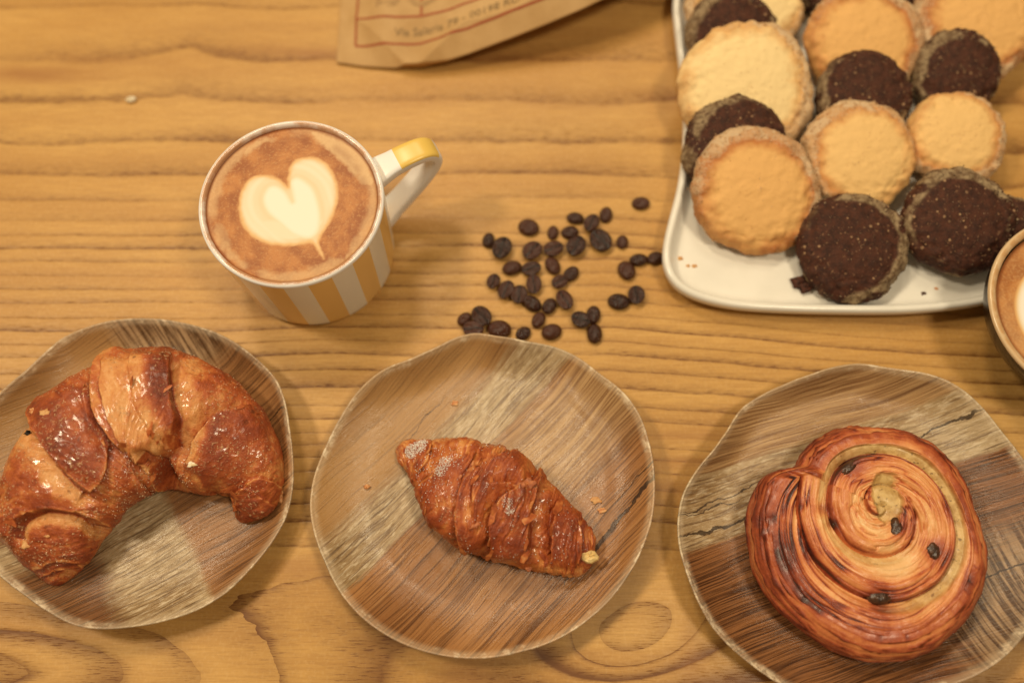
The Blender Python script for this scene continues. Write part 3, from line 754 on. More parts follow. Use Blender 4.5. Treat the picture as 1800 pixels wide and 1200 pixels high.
# ------------------------------------------------------------------ cups
def lathe(name, prof, n=160, attrs=None):
    a = np.linspace(0, 2 * math.pi, n, endpoint=False)
    prof = np.array(prof, float)
    P = np.stack([prof[:, 0, None] * np.cos(a), prof[:, 0, None] * np.sin(a), prof[:, 1, None] + 0 * a], -1)
    at_ = {k: np.repeat(np.asarray(v, float)[:, None], n, 1) for k, v in (attrs or {}).items()}
    return grid_mesh(name, P, wv=True, flip=True, attrs=at_)
CUP_H, CUP_R, CUP_B = .0588, .0420, .0398
def cup_profile(Rr, Rb, H, wall=.0028, belly=0.0):
    out = [(.0004, .0012), (Rb - .010, .0012), (Rb - .006, .0), (Rb - .0035, .0), (Rb - .001, .0012), (Rb, .0035)]
    for t in np.linspace(.08, .96, 24): out.append((Rb + (Rr - Rb) * (t if not belly else 1 - (1 - t) ** belly), H * t))
    rim0 = len(out)
    out += [(Rr, H - .0014), (Rr - .0001, H - .0006), (Rr - .0006, H), (Rr - .0014, H + .0002), (Rr - .0022, H - .0001), (Rr - wall, H - .0009)]
    for t in np.linspace(.95, .12, 16): out.append(((Rb + (Rr - Rb) * (t if not belly else 1 - (1 - t) ** belly)) - wall, H * t))
    out.append((.0004, .006))
    k = np.arange(len(out))
    return out, ((k >= rim0) * 1.0), ((k >= rim0 + 3) * 1.0)

STRIPE_PHASE = .033
def mat_stripes():
    M = Mat('striped_glaze'); o = M.objco(); x, y, z = M.sep(o)
    a = M.math('DIVIDE', M.math('ARCTAN2', y, x), 2 * math.pi)
    s = M.math('FRACT', M.math('ADD', M.math('MULTIPLY', a, 12.0), STRIPE_PHASE))
    st = M.math('GREATER_THAN', s, .5)
    white = C(236, 220, 178); yel = C(236, 182, 92)
    c = M.mix(st, white, yel)
    rim = M.attr('rim'); ins = M.attr('inner')
    c = M.mix(rim, c, C(242, 226, 190))
    n = M.noise(o, 70, 4, .6)
    stain = M.math('MULTIPLY', ins, M.mapr(n, .36, .58, .35, 1.0))
    c = M.mix(M.math('MULTIPLY', stain, .9), c, C(186, 122, 62))
    M.set(color=c, rough=.16, spec=.5)
    return M.m
mat_cup = mat_stripes()

cup_at = np.array([-.1000, .1911, .0005])
cup = thing('coffee_cup', cup_at, 'white and yellow striped cup with a strap handle, full of coffee', 'cup')
prof, rim, inn = cup_profile(CUP_R, CUP_B, CUP_H)
obj('cup_body', lathe('cup_body', prof, 200, dict(rim=rim, inner=inn)), mat_cup, cup)
HANDLE_AZ = R(27)
def build_handle():
    path = [(.0395, .0500), (.0470, .0520), (.0570, .0535), (.0660, .0525), (.0700, .0470), (.0685, .0400), (.0620, .0310), (.0520, .0205), (.0440, .0130), (.0385, .0085)]
    S, u = catmull(path, 70); u = u / u[-1]
    T = np.gradient(S, axis=0); T /= np.linalg.norm(T, axis=1)[:, None]
    Nn = np.stack([-T[:, 1], T[:, 0]], -1)            # outward face of the strap is +Nn here
    n = 40; f = np.linspace(0, 2 * math.pi, n, endpoint=False)
    sq = lambda v, e: np.sign(v) * np.abs(v) ** e
    wd = np.interp(u, [0, .12, .5, .88, 1], [.0078, .0062, .0056, .0060, .0074]); tk = .0029
    w = sq(np.cos(f), .35)[None] * wd[:, None]; t = sq(np.sin(f), .55)[None] * tk
    rho = S[:, 0, None] + Nn[:, 0, None] * t; z = S[:, 1, None] + Nn[:, 1, None] * t
    ca, sa = math.cos(HANDLE_AZ), math.sin(HANDLE_AZ)
    X = rho * ca - w * sa; Y = rho * sa + w * ca
    outer = np.repeat((np.sin(f) > .35)[None] * 1.0, 70, 0)
    arc = np.repeat(u[:, None], n, 1)
    M = Mat('handle_glaze')
    y = M.math('MULTIPLY', M.math('GREATER_THAN', M.attr('arc'), .155), M.math('LESS_THAN', M.attr('arc'), .37))
    y = M.math('MULTIPLY', y, M.math('GREATER_THAN', M.attr('outer'), .5))
    c = M.mix(y, C(236, 220, 184), C(230, 182, 76))
    M.set(color=c, rough=.30, spec=.5)
    obj('handle', grid_mesh('handle', np.stack([X, Y, z], -1), wv=True, attrs=dict(outer=outer, arc=arc)), M.m, cup)
build_handle()

def in_poly(x, y, poly):
    """signed distance to a closed outline, positive inside"""
    poly = np.asarray(poly, float); n = len(poly)
    d = np.full(x.shape, 1e9); ins = np.zeros(x.shape, bool)
    for i in range(n):
        a, b = poly[i], poly[(i + 1) % n]
        e = b - a; L = max(e @ e, 1e-12)
        t = np.clip(((x - a[0]) * e[0] + (y - a[1]) * e[1]) / L, 0, 1)
        d = np.minimum(d, np.hypot(x - a[0] - t * e[0], y - a[1] - t * e[1]))
        c = ((a[1] > y) != (b[1] > y)) & (x < (b[0] - a[0]) * (y - a[1]) / (b[1] - a[1] + 1e-12) + a[0])
        ins ^= c
    return np.where(ins, d, -d)
def mat_coffee():
    M = Mat('milk_coffee'); o = M.objco()
    n = M.noise(o, 90, 4, .6); n2 = M.noise(o, 700, 3, .6); n3 = M.noise(o, 1600, 2)
    cre = M.mix(M.mapr(n, .36, .64), C(190, 118, 52), C(154, 84, 32))
    cre = M.mix(M.mapr(n2, .5, .7, 0, .35), cre, C(202, 138, 70))
    cre = M.mix(M.mapr(n3, .62, .7, 0, .35), cre, C(116, 56, 20))
    f = M.math('ADD', M.attr('foam'), M.math('MULTIPLY', M.math('SUBTRACT', n2, .5), .5), clamp=True)
    cre = M.mix(f, cre, C(216, 168, 102))
    c = M.mix(M.attr('dark'), cre, C(134, 66, 24))
    milk = M.ramp(M.attr('milk'), [(0, C(196, 126, 58)), (.35, C(224, 172, 100)), (.7, C(236, 206, 152)), (1, C(243, 222, 178))])
    c = M.mix(M.mapr(M.attr('milk'), .02, .25), c, milk)
    M.set(color=c, rough=.42, spec=.25, normal=M.bump(n2, .10, .0004))
    return M.m
m_coffee = mat_coffee()
def disc(nr, nt, rad, z, lip):
    r = np.linspace(.001, 1, nr)[:, None] * rad; a = np.linspace(0, 2 * math.pi, nt, endpoint=False)[None]
    Z = z + lip * np.exp(-(rad - r) / .0008) + 0 * a
    return np.stack([r * np.cos(a), r * np.sin(a), Z], -1)
def build_coffee():
    zc = CUP_H - .0024
    rad = CUP_B + (CUP_R - CUP_B) * .95 - .0028 + .0003
    D = disc(150, 420, rad, zc, .0007)
    x, y = D[..., 0], D[..., 1]
    pz = lambda pts: np.array([at(320 + a / 2.858, 180 + b / 2.858, zc)[:2] - cup_at[:2] for a, b in pts])
    sm_ = lambda p: catmull(np.vstack([p, p[:1]]), 160)[0]
    heart = sm_(pz([(530,425),(490,388),(430,368),(370,373),(320,410),(290,480),(288,550),(310,620),(350,670),(410,705),(480,720),(560,722),(640,708),(668,722),(690,756),(716,796),(704,748),(690,708),(697,680),(730,630),(765,560),(785,480),(778,400),(750,340),(710,300),(660,280),(600,282),(555,310),(535,360)]))
    core = sm_(pz([(556,500),(520,445),(470,416),(425,432),(402,490),(425,555),(490,615),(560,672),(640,690),(690,650),(700,560),(672,450),(625,396),(575,375),(542,402),(548,455)]))
    dh, dc = in_poly(x, y, heart), in_poly(x, y, core)
    jit = .0005 * fbm(x * 400, y * 400, 0, 3, 5)
    h = sstep(-.0016, .0024, dh + jit)
    band = .5 + .5 * np.sin(np.clip(-dc, 0, 1) * 2 * math.pi / .0034 + 1.2 + .8 * fbm(x * 120, y * 120, 0, 2, 6))
    milk = h * (.74 - .06 * band - .13 * np.exp(-((dc + .0014) / .0018) ** 2) * sstep(.0, .004, dh) - .18 * sstep(.004, .0, dh))
    low_ = sstep(.004, -.006, (y - y[h > .5].mean()) + .004)
    milk = np.maximum(milk, h * np.maximum(.94 * sstep(-.0034, .0028, dc), .70 * low_ * sstep(0, .004, dh)))
    # pale foam patches near the rim
    foam = np.zeros_like(x)
    blob = lambda pts: in_poly(x, y, sm_(pz(pts)))
    for pts, a in (([(640,145),(740,165),(850,215),(930,300),(965,380),(960,440),(900,400),(830,330),(760,260),(690,210)], .9), ([(340,215),(420,180),(490,180),(400,215),(340,265),(300,255)], .7), ([(170,600),(220,640),(250,720),(330,820),(290,830),(200,740),(160,660)], .55), ([(620,850),(720,800),(800,790),(700,860),(640,880)], .5), ([(850,720),(900,700),(870,790),(820,800)], .5)):
        foam = np.maximum(foam, a * sstep(-.0012, .0016, blob(pts) + .0016 * fbm(x * 260, y * 260, 0, 3, 8)))
    rr = np.hypot(x, y)
    foam = np.maximum(foam, .55 * sstep(.0325, .0358, rr + .002 * fbm(x * 200, y * 200, 0, 3, 12)) * sstep(-.15, .3, fbm(x * 60, y * 60, 0, 2, 13)))
    dark = sstep(rad - .0018, rad - .0004, rr) * .8 + .35 * np.exp(-((rr - .0335) / .0022) ** 2) * sstep(-.1, .4, fbm(x * 90, y * 90, 1, 2, 15))
    o = obj('coffee', grid_mesh('coffee', D - np.array([0, 0, zc]), wv=True, flip=True, attrs=dict(milk=milk, foam=foam, dark=np.clip(dark, 0, 1))), m_coffee, None, tuple(cup_at + np.array([0, 0, zc])))
    tag(o, 'milky coffee topped with a white foam heart, filling the striped cup', 'coffee')
build_coffee()

# the second cup, cut by the right edge
c2z = .040
q = at(1916, 540, c2z); c2 = np.array([q[0], q[1], .0005])
R2 = 176 * mpp(1916, 540, c2z)
cup2 = thing('coffee_cup', c2, 'dark cup with a cream rim, cut off by the right edge of the picture', 'cup')
prof, rim, inn = cup_profile(R2, R2 * .34, c2z, .0036, 1.9)
M = Mat('dark_glaze'); o_ = M.objco()
c = M.mix(M.attr('rim'), (.020, .012, .008, 1), C(216, 176, 116))
c = M.mix(M.math('MULTIPLY', M.attr('inner'), M.mapr(M.noise(o_, 200, 3), .35, .6, .2, .8)), c, C(196, 140, 76))
M.set(color=c, rough=.2, spec=.5)
obj('cup_body', lathe('cup_body', prof, 200, dict(rim=rim, inner=inn)), M.m, cup2)
zc2 = c2z - .0040
D = disc(120, 300, R2 - .0047, zc2, .0006)
x, y = D[..., 0], D[..., 1]; rr = np.hypot(x, y)
ht = lambda x, y: .033 - np.hypot(x * 1.0, (y + .002) * 1.1)
milk2 = sstep(-.001, .004, ht(x, y))
foam2 = .35 + .3 * fbm(x * 60, y * 60, 0, 3, 21)
o = obj('coffee', grid_mesh('coffee', D - np.array([0, 0, zc2]), wv=True, flip=True, attrs=dict(milk=milk2, foam=np.clip(foam2, 0, 1), dark=sstep(R2 - .0075, R2 - .0055, rr) * .7)), m_coffee, None, tuple(c2 + np.array([0, 0, zc2])))
tag(o, 'brown coffee with a pale foam patch, in the dark cup at the right edge', 'coffee')

# ------------------------------------------------------------------ the white tray
TRAY_Z = .0050
def build_tray():
    left = [(1196, -60), (1183, 0), (1190, 80), (1199, 160), (1201, 240), (1192, 320), (1176, 385), (1166, 430), (1167, 468), (1190, 505), (1245, 530), (1340, 544), (1455, 549)]
    L = np.array([at(px, py, .0125)[:2] for px, py in left])
    ax = at(1478, 400, .0125)[0]
    half = L.copy(); half[:, 0] -= ax
    yb, yt = half[-1, 1], .50                     # far end lies beyond the picture
    far = half[7:].copy(); far[:, 1] = 2 * at(1200, 120, .0125)[1] - far[:, 1]; far = far[::-1]
    near = half[0:]
    lh = np.vstack([far, near[:]])                # far end ... near end along the left side
    right = lh[::-1].copy(); right[:, 0] *= -1
    ring = np.vstack([lh[:-1], right[:-1] if abs(lh[-1, 0]) < 1e-6 else right])
    ring[:, 0] += ax
    cl, _ = catmull(np.vstack([ring, ring[:1]]), 361); cl = cl[:-1]
    k = np.hanning(7); k /= k.sum()
    for a in range(2): cl[:, a] = np.convolve(np.concatenate([cl[-8:, a], cl[:, a], cl[:8, a]]), k, 'same')[8:-8]
    t = np.roll(cl, -1, 0) - np.roll(cl, 1, 0); t /= np.linalg.norm(t, axis=1)[:, None]
    nrm = np.stack([t[:, 1], -t[:, 0]], -1); cen = cl.mean(0)
    if ((cen - cl) * nrm).sum(1).mean() < 0: nrm = -nrm
    prof = [(.010, TRAY_Z), (.0075, TRAY_Z + .0004), (.0058, TRAY_Z + .0022), (.0046, .0095), (.0038, .0118), (.0028, .0126), (.0016, .0127), (.0006, .0120), (0, .0106), (.0004, .0070), (.002, .0030), (.006, .0010), (.009, .0)]
    rows = []
    for s in np.linspace(.01, .97, 14):
        rows.append(np.concatenate([cen + (cl + nrm * .010 - cen) * s, np.full((len(cl), 1), TRAY_Z)], 1))
    for ins, z in prof: rows.append(np.concatenate([cl + nrm * ins, np.full((len(cl), 1), z)], 1))
    rows.append(np.concatenate([cen + (cl - cen) * .02, np.full((len(cl), 1), 0.0)], 1))
    base = np.array([cen[0], cen[1], .0005])
    P = np.stack(rows); P[..., :2] -= cen
    M = Mat('white_porcelain'); o = M.objco()
    n = M.noise(o, 60, 3)
    M.set(color=M.mix(M.mapr(n, .3, .7), (.78, .76, .70, 1), (.83, .81, .75, 1)), rough=.20, spec=.5)
    me = grid_mesh('serving_tray', P, wv=True)
    o = obj('serving_tray', me, M.m, None, tuple(base))
    # make the faces look outward
    import bmesh
    bm = bmesh.new(); bm.from_mesh(me); bmesh.ops.recalc_face_normals(bm, faces=bm.faces); bm.to_mesh(me); bm.free()
    tag(o, 'white porcelain serving tray with raised lip, holding the round cookies', 'tray')
build_tray()

# ------------------------------------------------------------------ cookies
def mat_butter(name, centre, ring, coat):
    M = Mat(name); o = M.objco(); e = M.attr('edge')
    n = M.noise(o, 260, 4, .6); n2 = M.noise(o, 900, 3, .65); n3 = M.noise(o, 70, 3)
    v = M.math('ADD', e, M.math('MULTIPLY', M.math('SUBTRACT', n, .5), .35))
    v = M.math('ADD', v, M.math('MULTIPLY', M.math('SUBTRACT', n3, .5), .75))
    c = M.ramp(v, [(0, centre), (.34, centre), (.80, ring), (1.0, coat)])
    lump = M.voro(M.mapping(o, sc=(1, 1, 1)), 190)
    lc = M.math('MULTIPLY', M.mapr(M.sep(lump.outputs['Color'])[0], .45, .6), M.mapr(M.math('ADD', e, M.math('MULTIPLY', M.math('SUBTRACT', n, .5), .5)), .72, .9, 0, .8))
    c = M.mix(lc, c, C(210, 170, 112))
    c = M.mix(M.math('MULTIPLY', M.mapr(n2, .42, .66, 0, .5), M.mapr(e, .55, .9)), c, C(206, 172, 122))
    c = M.mix(M.math('MULTIPLY', M.mapr(M.noise(o, 480, 2), .56, .7, 0, .7), M.mapr(e, .6, .95)), c, C(146, 88, 40))
    pit = M.mapr(M.voro(o, 210).outputs['Distance'], .10, .04, 0, .6)
    pit = M.math('MULTIPLY', pit, M.mapr(M.noise(o, 120, 2), .5, .6))
    c = M.mix(pit, c, C(158, 92, 40))
    h = M.math('ADD', M.math('MULTIPLY', n, .5), M.math('ADD', M.math('MULTIPLY', n2, M.mapr(e, .4, .9, .25, 1.2)), M.math('MULTIPLY', pit, -1.0)))
    M.set(color=c, rough=.65, spec=.3, normal=M.bump(h, .6, .0007))
    return M.m
def mat_choc():
    M = Mat('chocolate_cookie'); o = M.objco(); e = M.attr('edge')
    n = M.noise(o, 300, 4, .65); n2 = M.noise(o, 1000, 3, .65); n3 = M.noise(o, 62, 3, .6)
    c = M.mix(M.mapr(n, .3, .7), C(82, 42, 22), C(50, 24, 12))
    c = M.mix(M.mapr(n2, .55, .72, 0, .55), c, C(106, 58, 32))
    vo = M.voro(o, 330); sp = M.mapr(vo.outputs['Distance'], .26, .14)
    sp = M.mapr(M.math('SUBTRACT', vo.outputs['Distance'], M.math('MULTIPLY', M.sep(vo.outputs['Color'])[1], .22)), .12, .02)
    sp = M.math('MULTIPLY', sp, M.mapr(M.sep(vo.outputs['Color'])[0], .62, .80))
    c = M.mix(M.math('MULTIPLY', sp, .75), c, C(186, 140, 88))
    c = M.mix(M.mapr(M.noise(o, 620, 2), .64, .70, 0, .6), c, C(150, 104, 62))
    coat = M.math('MULTIPLY', M.mapr(e, .60, .84), M.mapr(n3, .46, .54))
    cc = M.mix(M.mapr(n, .35, .65), C(166, 136, 88), C(110, 80, 46))
    c = M.mix(M.math('MULTIPLY', coat, .9), c, cc)
    h = M.math('ADD', n, M.math('ADD', M.math('MULTIPLY', n2, .8), sp))
    M.set(color=c, rough=.68, spec=.3, normal=M.bump(h, .75, .0009))
    return M.m
MB = [mat_butter('butter_cookie_golden', C(232, 180, 100), C(200, 130, 60), C(202, 150, 88)),
      mat_butter('butter_cookie_pale', C(240, 200, 124), C(218, 158, 82), C(212, 162, 98)),
      mat_butter('butter_cookie_brown', C(226, 166, 86), C(184, 108, 46), C(196, 142, 84))]
MC = mat_choc()
mat_crust_b = mat_plain('sugar_crust_golden', C(216, 172, 112), .45, .5, C(188, 136, 76), 150)
mat_crust_c = mat_plain('sugar_crust_grey', C(176, 144, 94), .5, .4, C(70, 44, 26), 120)
def cookie(px, py, rpx, kind, alpha, yaw, label, seed, lift=0.0, thick=.0105):
    zc = TRAY_Z + .006
    for _ in range(3):
        Rm = rpx * (1.0 if kind == 'c' else 1.05) * mpp(px, py, zc)
        zc = TRAY_Z + .0006 + Rm * math.sin(R(alpha)) * .96 + thick * .5 * math.cos(R(alpha)) + lift
    Rm = rpx * (1.0 if kind == 'c' else 1.05) * mpp(px, py, zc)
    nr = 44; nt = 150
    a = np.linspace(0, 2 * math.pi, nt, endpoint=False)
    prof = [(t, .5 - .16 * t ** 5, sstep(.42, 1.02, t)) for t in np.linspace(.004, .86, nr)]
    for k in range(1, 13):
        w = k / 12 * math.pi
        prof.append((.86 + .14 * math.sin(w), -.09 + .51 * math.cos(w) if w < math.pi / 2 else -.09 + .41 * math.cos(w), 1.0))
    prof += [(t, -.5, 1.0) for t in np.linspace(.8, .004, 8)]
    ro = Rm * (1 + .06 * fbm(np.cos(a) * 2.2 + seed * 3.1, np.sin(a) * 2.2, 0, 3, seed) + .022 * fbm(np.cos(a) * 7 + seed, np.sin(a) * 7, 0, 2, seed + 50))
    rows, ed = [], []
    for t, z, e in prof:
        r = ro * t
        x, y = r * np.cos(a), r * np.sin(a)
        rough = .00035 + .0011 * e
        zz = z * thick + (.0036 * (1 - t ** 2) if z > .3 else 0)
        d1 = fbm(x * 330 + seed, y * 330, zz * 330, 3, seed + 7)
        d2 = fbm(x * 150 + seed, y * 150, zz * 150, 3, seed + 9)
        d2 = d2 + .9 * e * (np.abs(fbm(x * 210, y * 210, zz * 210 + seed, 2, seed + 19)) - .55)
        zz = zz + rough * (d1 + .8 * d2) * (1 if z > -.4 else .3)
        k = 1 + e * (.018 * d1 + .040 * fbm(x * 130, y * 130, zz * 130 + seed, 3, seed + 23)) * (t > .8)
        rows.append(np.stack([x * k, y * k, zz], -1)); ed.append(e + .14 * d2 + .42 * t * t * np.cos(a - seed * 2.3) * (z > 0))
    me = grid_mesh('cookie', np.stack(rows), wv=True, attrs=dict(edge=np.stack(ed)))
    mat = MC if kind == 'c' else MB[kind]
    V = np.stack(rows).reshape(-1, 3); ev = np.stack(ed).ravel()
    rg = np.random.default_rng(seed); cand = np.nonzero((ev > .72) & (V[:, 2] > -thick * .3))[0]
    rim = V[rg.choice(cand, 230)] + rg.normal(0, .0003, (230, 3))
    face = V[rg.choice(np.nonzero(ev < .72)[0], 60)] + np.array([0, 0, .0001])
    gp = np.vstack([rim, face]); gs = np.concatenate([rg.uniform(.00020, .00055, 230), rg.uniform(.00012, .00030, 60)])
    o = obj('chocolate_cookie' if kind == 'c' else 'butter_cookie', me, mat)
    o.location = at(px, py, zc)
    o.rotation_euler = (Matrix.Rotation(R(yaw), 3, 'Z') @ Matrix.Rotation(R(alpha), 3, 'X') @ Matrix.Rotation(seed * 1.7, 3, 'Z')).to_euler()
    g = obj('sugar_crust', grains_mesh('sugar_crust', gp, gs, seed), mat_crust_c if kind == 'c' else mat_crust_b, o); g['kind'] = 'stuff'
    tag(o, label, 'cookie', 'round cookies leaning on each other in the tray')
    return o
cookie(1310, 2, 100, 1, 20, 4, 'pale butter cookie half cut off by the top edge, farthest in the left row', 1)
cookie(1287, 66, 82, 'c', 21, 8, 'chocolate cookie second from the top of the left row, tucked behind the big pale cookie', 2)
cookie(1312, 160, 117, 1, 20, 6, 'largest pale yellow butter cookie, in the left row against the tray edge', 3)
cookie(1291, 262, 92, 'c', 21, 8, 'chocolate cookie mostly hidden behind the browned sugary cookie, lower left', 4)
cookie(1327, 335, 108, 2, 20, 6, 'golden brown butter cookie with a thick sugar crust, front of the left row', 5)
cookie(1440, -22, 46, 'c', 16, 0, 'small bit of a chocolate cookie at the top edge between the left and middle rows', 6)
cookie(1556, -52, 92, 'c', 18, 0, 'chocolate cookie peeping in at the top edge above the golden middle row cookie', 7)
cookie(1519, 76, 98, 2, 20, -2, 'golden butter cookie with a browned rim, farthest in the middle row', 8)
cookie(1518, 172, 84, 'c', 20, -3, 'chocolate cookie with two large grey sugar patches, in the middle row', 9)
cookie(1508, 273, 95, 0, 17, 0, 'light golden butter cookie with a sugary left rim, in the centre of the middle row', 10)
cookie(1498, 434, 99, 'c', 12, 2, 'chocolate cookie with a broken lower edge, front of the middle row', 11)
cookie(1712, 40, 104, 2, 19, -8, 'golden butter cookie with a wide brown sugar edge at the top right corner', 12)
cookie(1680, 128, 76, 'c', 22, -4, 'chocolate cookie with greyish rim in the right row, behind the small golden cookie', 13)
cookie(1680, 246, 83, 0, 16, -4, 'small smooth golden butter cookie in the middle of the right row', 14)
cookie(1762, 400, 62, 'c', 9, -30, 'small chocolate cookie with sugary side beside the right cup, half hidden by its neighbour', 15)
cookie(1684, 390, 97, 'c', 14, -3, 'big dark chocolate cookie with a sugar rim, front of the right row', 16, lift=.0035)
m_choc_crumb = mat_plain('chocolate_crumb', C(84, 42, 22), .7, .3, C(48, 24, 12), 500, .0006)
def crumb(px, py, z, size, mat, label, seed, th=.5):
    o = obj('crumb', flake_mesh('crumb', size * (.8 if 8 <= seed <= 11 else 1.25), seed, th), mat, None, tuple(at(px, py, z)))
    tag(o, label, 'crumb', 'loose crumbs')
crumb(1412, 501, TRAY_Z, .0052, m_choc_crumb, 'dark chocolate crumb on the white tray beside the broken cookie', 1)
crumb(1195, 455, TRAY_Z, .0013, mat_gold_crumb, 'golden crumb on the tray corner near the coffee beans', 2)
crumb(1209, 468, TRAY_Z, .0010, mat_gold_crumb, 'tiny golden crumb on the tray, left one of the close pair', 3)
crumb(1220, 468, TRAY_Z, .0011, mat_gold_crumb, 'tiny golden crumb on the tray, right one of the close pair', 4)
crumb(1622, 516, TRAY_Z, .0011, m_choc_crumb, 'tiny dark crumb near the front lip of the white tray', 5)
crumb(1645, 508, TRAY_Z, .0009, mat_crust_crumb, 'tiny golden crumb on the tray below the big chocolate cookie', 6)
crumb(232, 178, 0, .0020, mat_pale_crumb, 'white crumb alone on the table at the upper left', 7, .8)
crumb(645, 856, FLOOR + .001, .0020, mat_crust_crumb, 'reddish pastry crumb on the left side of the middle plate', 8)
crumb(1048, 880, FLOOR + .001, .0028, mat_gold_crumb, 'pale pastry flake on the middle plate right of the small croissant', 9, .15)
crumb(1058, 896, FLOOR + .001, .0022, mat_crust_crumb, 'brown pastry flake just below the pale flake on the middle plate', 10, .15)
crumb(800, 708, FLOOR + .001, .0022, mat_crust_crumb, 'thin golden flake on the middle plate above the small croissant', 11, .15)
crumb(493, 872, FLOOR + .004, .0042, mat_crust_crumb, 'loose crust flake beside the right tip of the big croissant', 12, .3)

# ------------------------------------------------------------------ coffee beans
def bean_mesh(up):
    nt, nf = 26, 30
    t = np.linspace(.02, math.pi - .02, nt)[:, None]; f = np.linspace(0, 2 * math.pi, nf, endpoint=False)[None]
    x = np.cos(t) + 0 * f; y = np.sin(t) * np.cos(f) * .76; z = np.sin(t) * np.sin(f)
    zz = np.where(z > 0, z * .62, z * .26)               # domed back, flat belly
    groove = np.exp(-((y - .08 * np.sin(x * 2.2)) / .085) ** 2) * (z < 0) * sstep(1.0, .8, np.abs(x))
    zz = zz + groove * .22
    if not up: zz = -zz
    P = np.stack([x, y, zz], -1); P[..., 2] -= P[..., 2].min()
    return grid_mesh('coffee_bean', P, wv=True, flip=not up, attrs=dict(groove=groove))
M = Mat('roasted_bean'); o_ = M.objco()
rnd = M.nd('ShaderNodeObjectInfo').outputs['Random']
c = M.mix(M.mapr(M.noise(o_, 4, 4), .3, .7), C(62, 29, 14), C(34, 15, 7))
c = M.mix(M.math('MULTIPLY', rnd, .5), c, C(96, 48, 24))
c = M.mix(M.attr('groove'), c, C(22, 11, 7))
M.set(color=c, rough=.25, spec=.5, normal=M.bump(M.noise(o_, 9, 3), .3, .05))
bean_mat = M.m
bm_d, bm_c = bean_mesh(True), bean_mesh(False)
BEANS = [(1390,140,62,0,'d','coffee bean lying alone at the far upper right, nearest the tray side'),
 (1143,220,58,80,'d','topmost round coffee bean of the heap itself'), (925,245,60,0,'d','coffee bean at the upper middle, left of the topmost crossing beans'), (1035,285,68,60,'c','coffee bean bridging the two round ones in the upper cluster, groove facing up'),
 (598,310,72,-15,'d','coffee bean lying alone at the upper left of the heap'), (768,345,52,80,'d','small round coffee bean left of the upper cluster'), (890,345,60,10,'d','round coffee bean in the upper cluster, between the small one and the big grooved one'),
 (315,400,56,80,'d','small coffee bean at the far left, nearest the cup handle'), (405,465,84,70,'c','large split side coffee bean touching the far left bean'), (925,450,80,60,'c','reddish coffee bean with a slanted groove hanging below the upper cluster'), (1100,410,86,-50,'c','long coffee bean with open groove at the upper right of the heap'),
 (1258,412,52,80,'d','single small coffee bean right of the upper cluster'), (620,480,74,40,'c','coffee bean with diagonal groove at the left of the heap middle'), (770,465,70,15,'c','coffee bean right of the diagonally grooved one in the heap middle'), (478,597,70,15,'d','lone oval coffee bean just left of the heap middle'), (620,605,68,10,'c','grooved coffee bean in the heap middle, right of the lone oval one'),
 (765,580,68,-60,'d','smooth coffee bean in the heap centre, below the row of three'), (897,635,62,45,'d','round coffee bean at the right edge of the heap middle'), (812,697,60,30,'c','coffee bean tucked under the round one at the right edge of the heap middle'), (345,695,58,70,'c','leftmost coffee bean of the diagonal chain at mid left'), (440,755,70,60,'c','second coffee bean of the diagonal chain at mid left'), (635,715,70,90,'c','upright grooved coffee bean in the heap middle, above the chain end'),
 (530,790,68,75,'c','third coffee bean of the diagonal chain at mid left'), (620,845,72,-40,'d','fourth coffee bean, at the lower end of the diagonal chain'), (745,865,62,70,'d','round coffee bean between the chain end and the open grooved bean below'), (847,830,76,-60,'c','coffee bean with open groove at the lower right end of the heap middle'), (1375,540,64,10,'d','middle coffee bean of the trio running toward the tray'),
 (1287,615,72,-70,'d','lowest coffee bean of the trio running toward the tray'), (1490,525,60,30,'d','coffee bean touching the white tray corner'), (1233,835,76,-5,'d','oval coffee bean on the left of the pair at the lower right'), (1360,795,70,90,'c','grooved coffee bean on the right of the pair at the lower right'),
 (145,955,56,40,'d','round coffee bean at the lower left corner of the scatter'), (265,945,78,-50,'c','grooved coffee bean in the lower left trio above the middle plate'), (210,1030,72,0,'c','coffee bean on its edge in the lower left trio touching the plate rim'), (390,1030,82,-5,'d','long coffee bean by the top rim of the middle plate'),
 (560,1055,56,40,'d','small coffee bean just above the top of the middle plate'), (668,962,62,60,'d','coffee bean at the bottom of the heap, above the lone oval one'), (757,1045,72,20,'d','oval coffee bean lowest in the middle of the scatter'),
 (1055,925,66,80,'d','upper coffee bean of the lower right trio'), (962,965,68,-30,'c','left grooved coffee bean of the lower right trio'), (1060,1060,72,85,'d','lowest coffee bean of the lower right trio')]
protos = {}
for k, (x, y, r, ang, face, lab) in enumerate(BEANS):
    px, py = 780 + x / 4, 320 + y / 4
    s = r / 4 * mpp(px, py, .003) * 1.03
    if face not in protos:
        protos[face] = o = obj('coffee_bean', bm_d if face == 'd' else bm_c, bean_mat)
    else:
        o = protos[face].copy(); scene.collection.objects.link(o)
    q = at(px, py, .003)
    o.location = (q[0], q[1], .0002)
    o.scale = (s, s * random.uniform(.95, 1.12), s * random.uniform(.9, 1.05))
    o.rotation_euler = (R(random.uniform(-7, 7)), R(random.uniform(-7, 7)), R(ang + random.uniform(-6, 6)))
    tag(o, lab, 'coffee bean', 'roasted coffee beans scattered on the table')

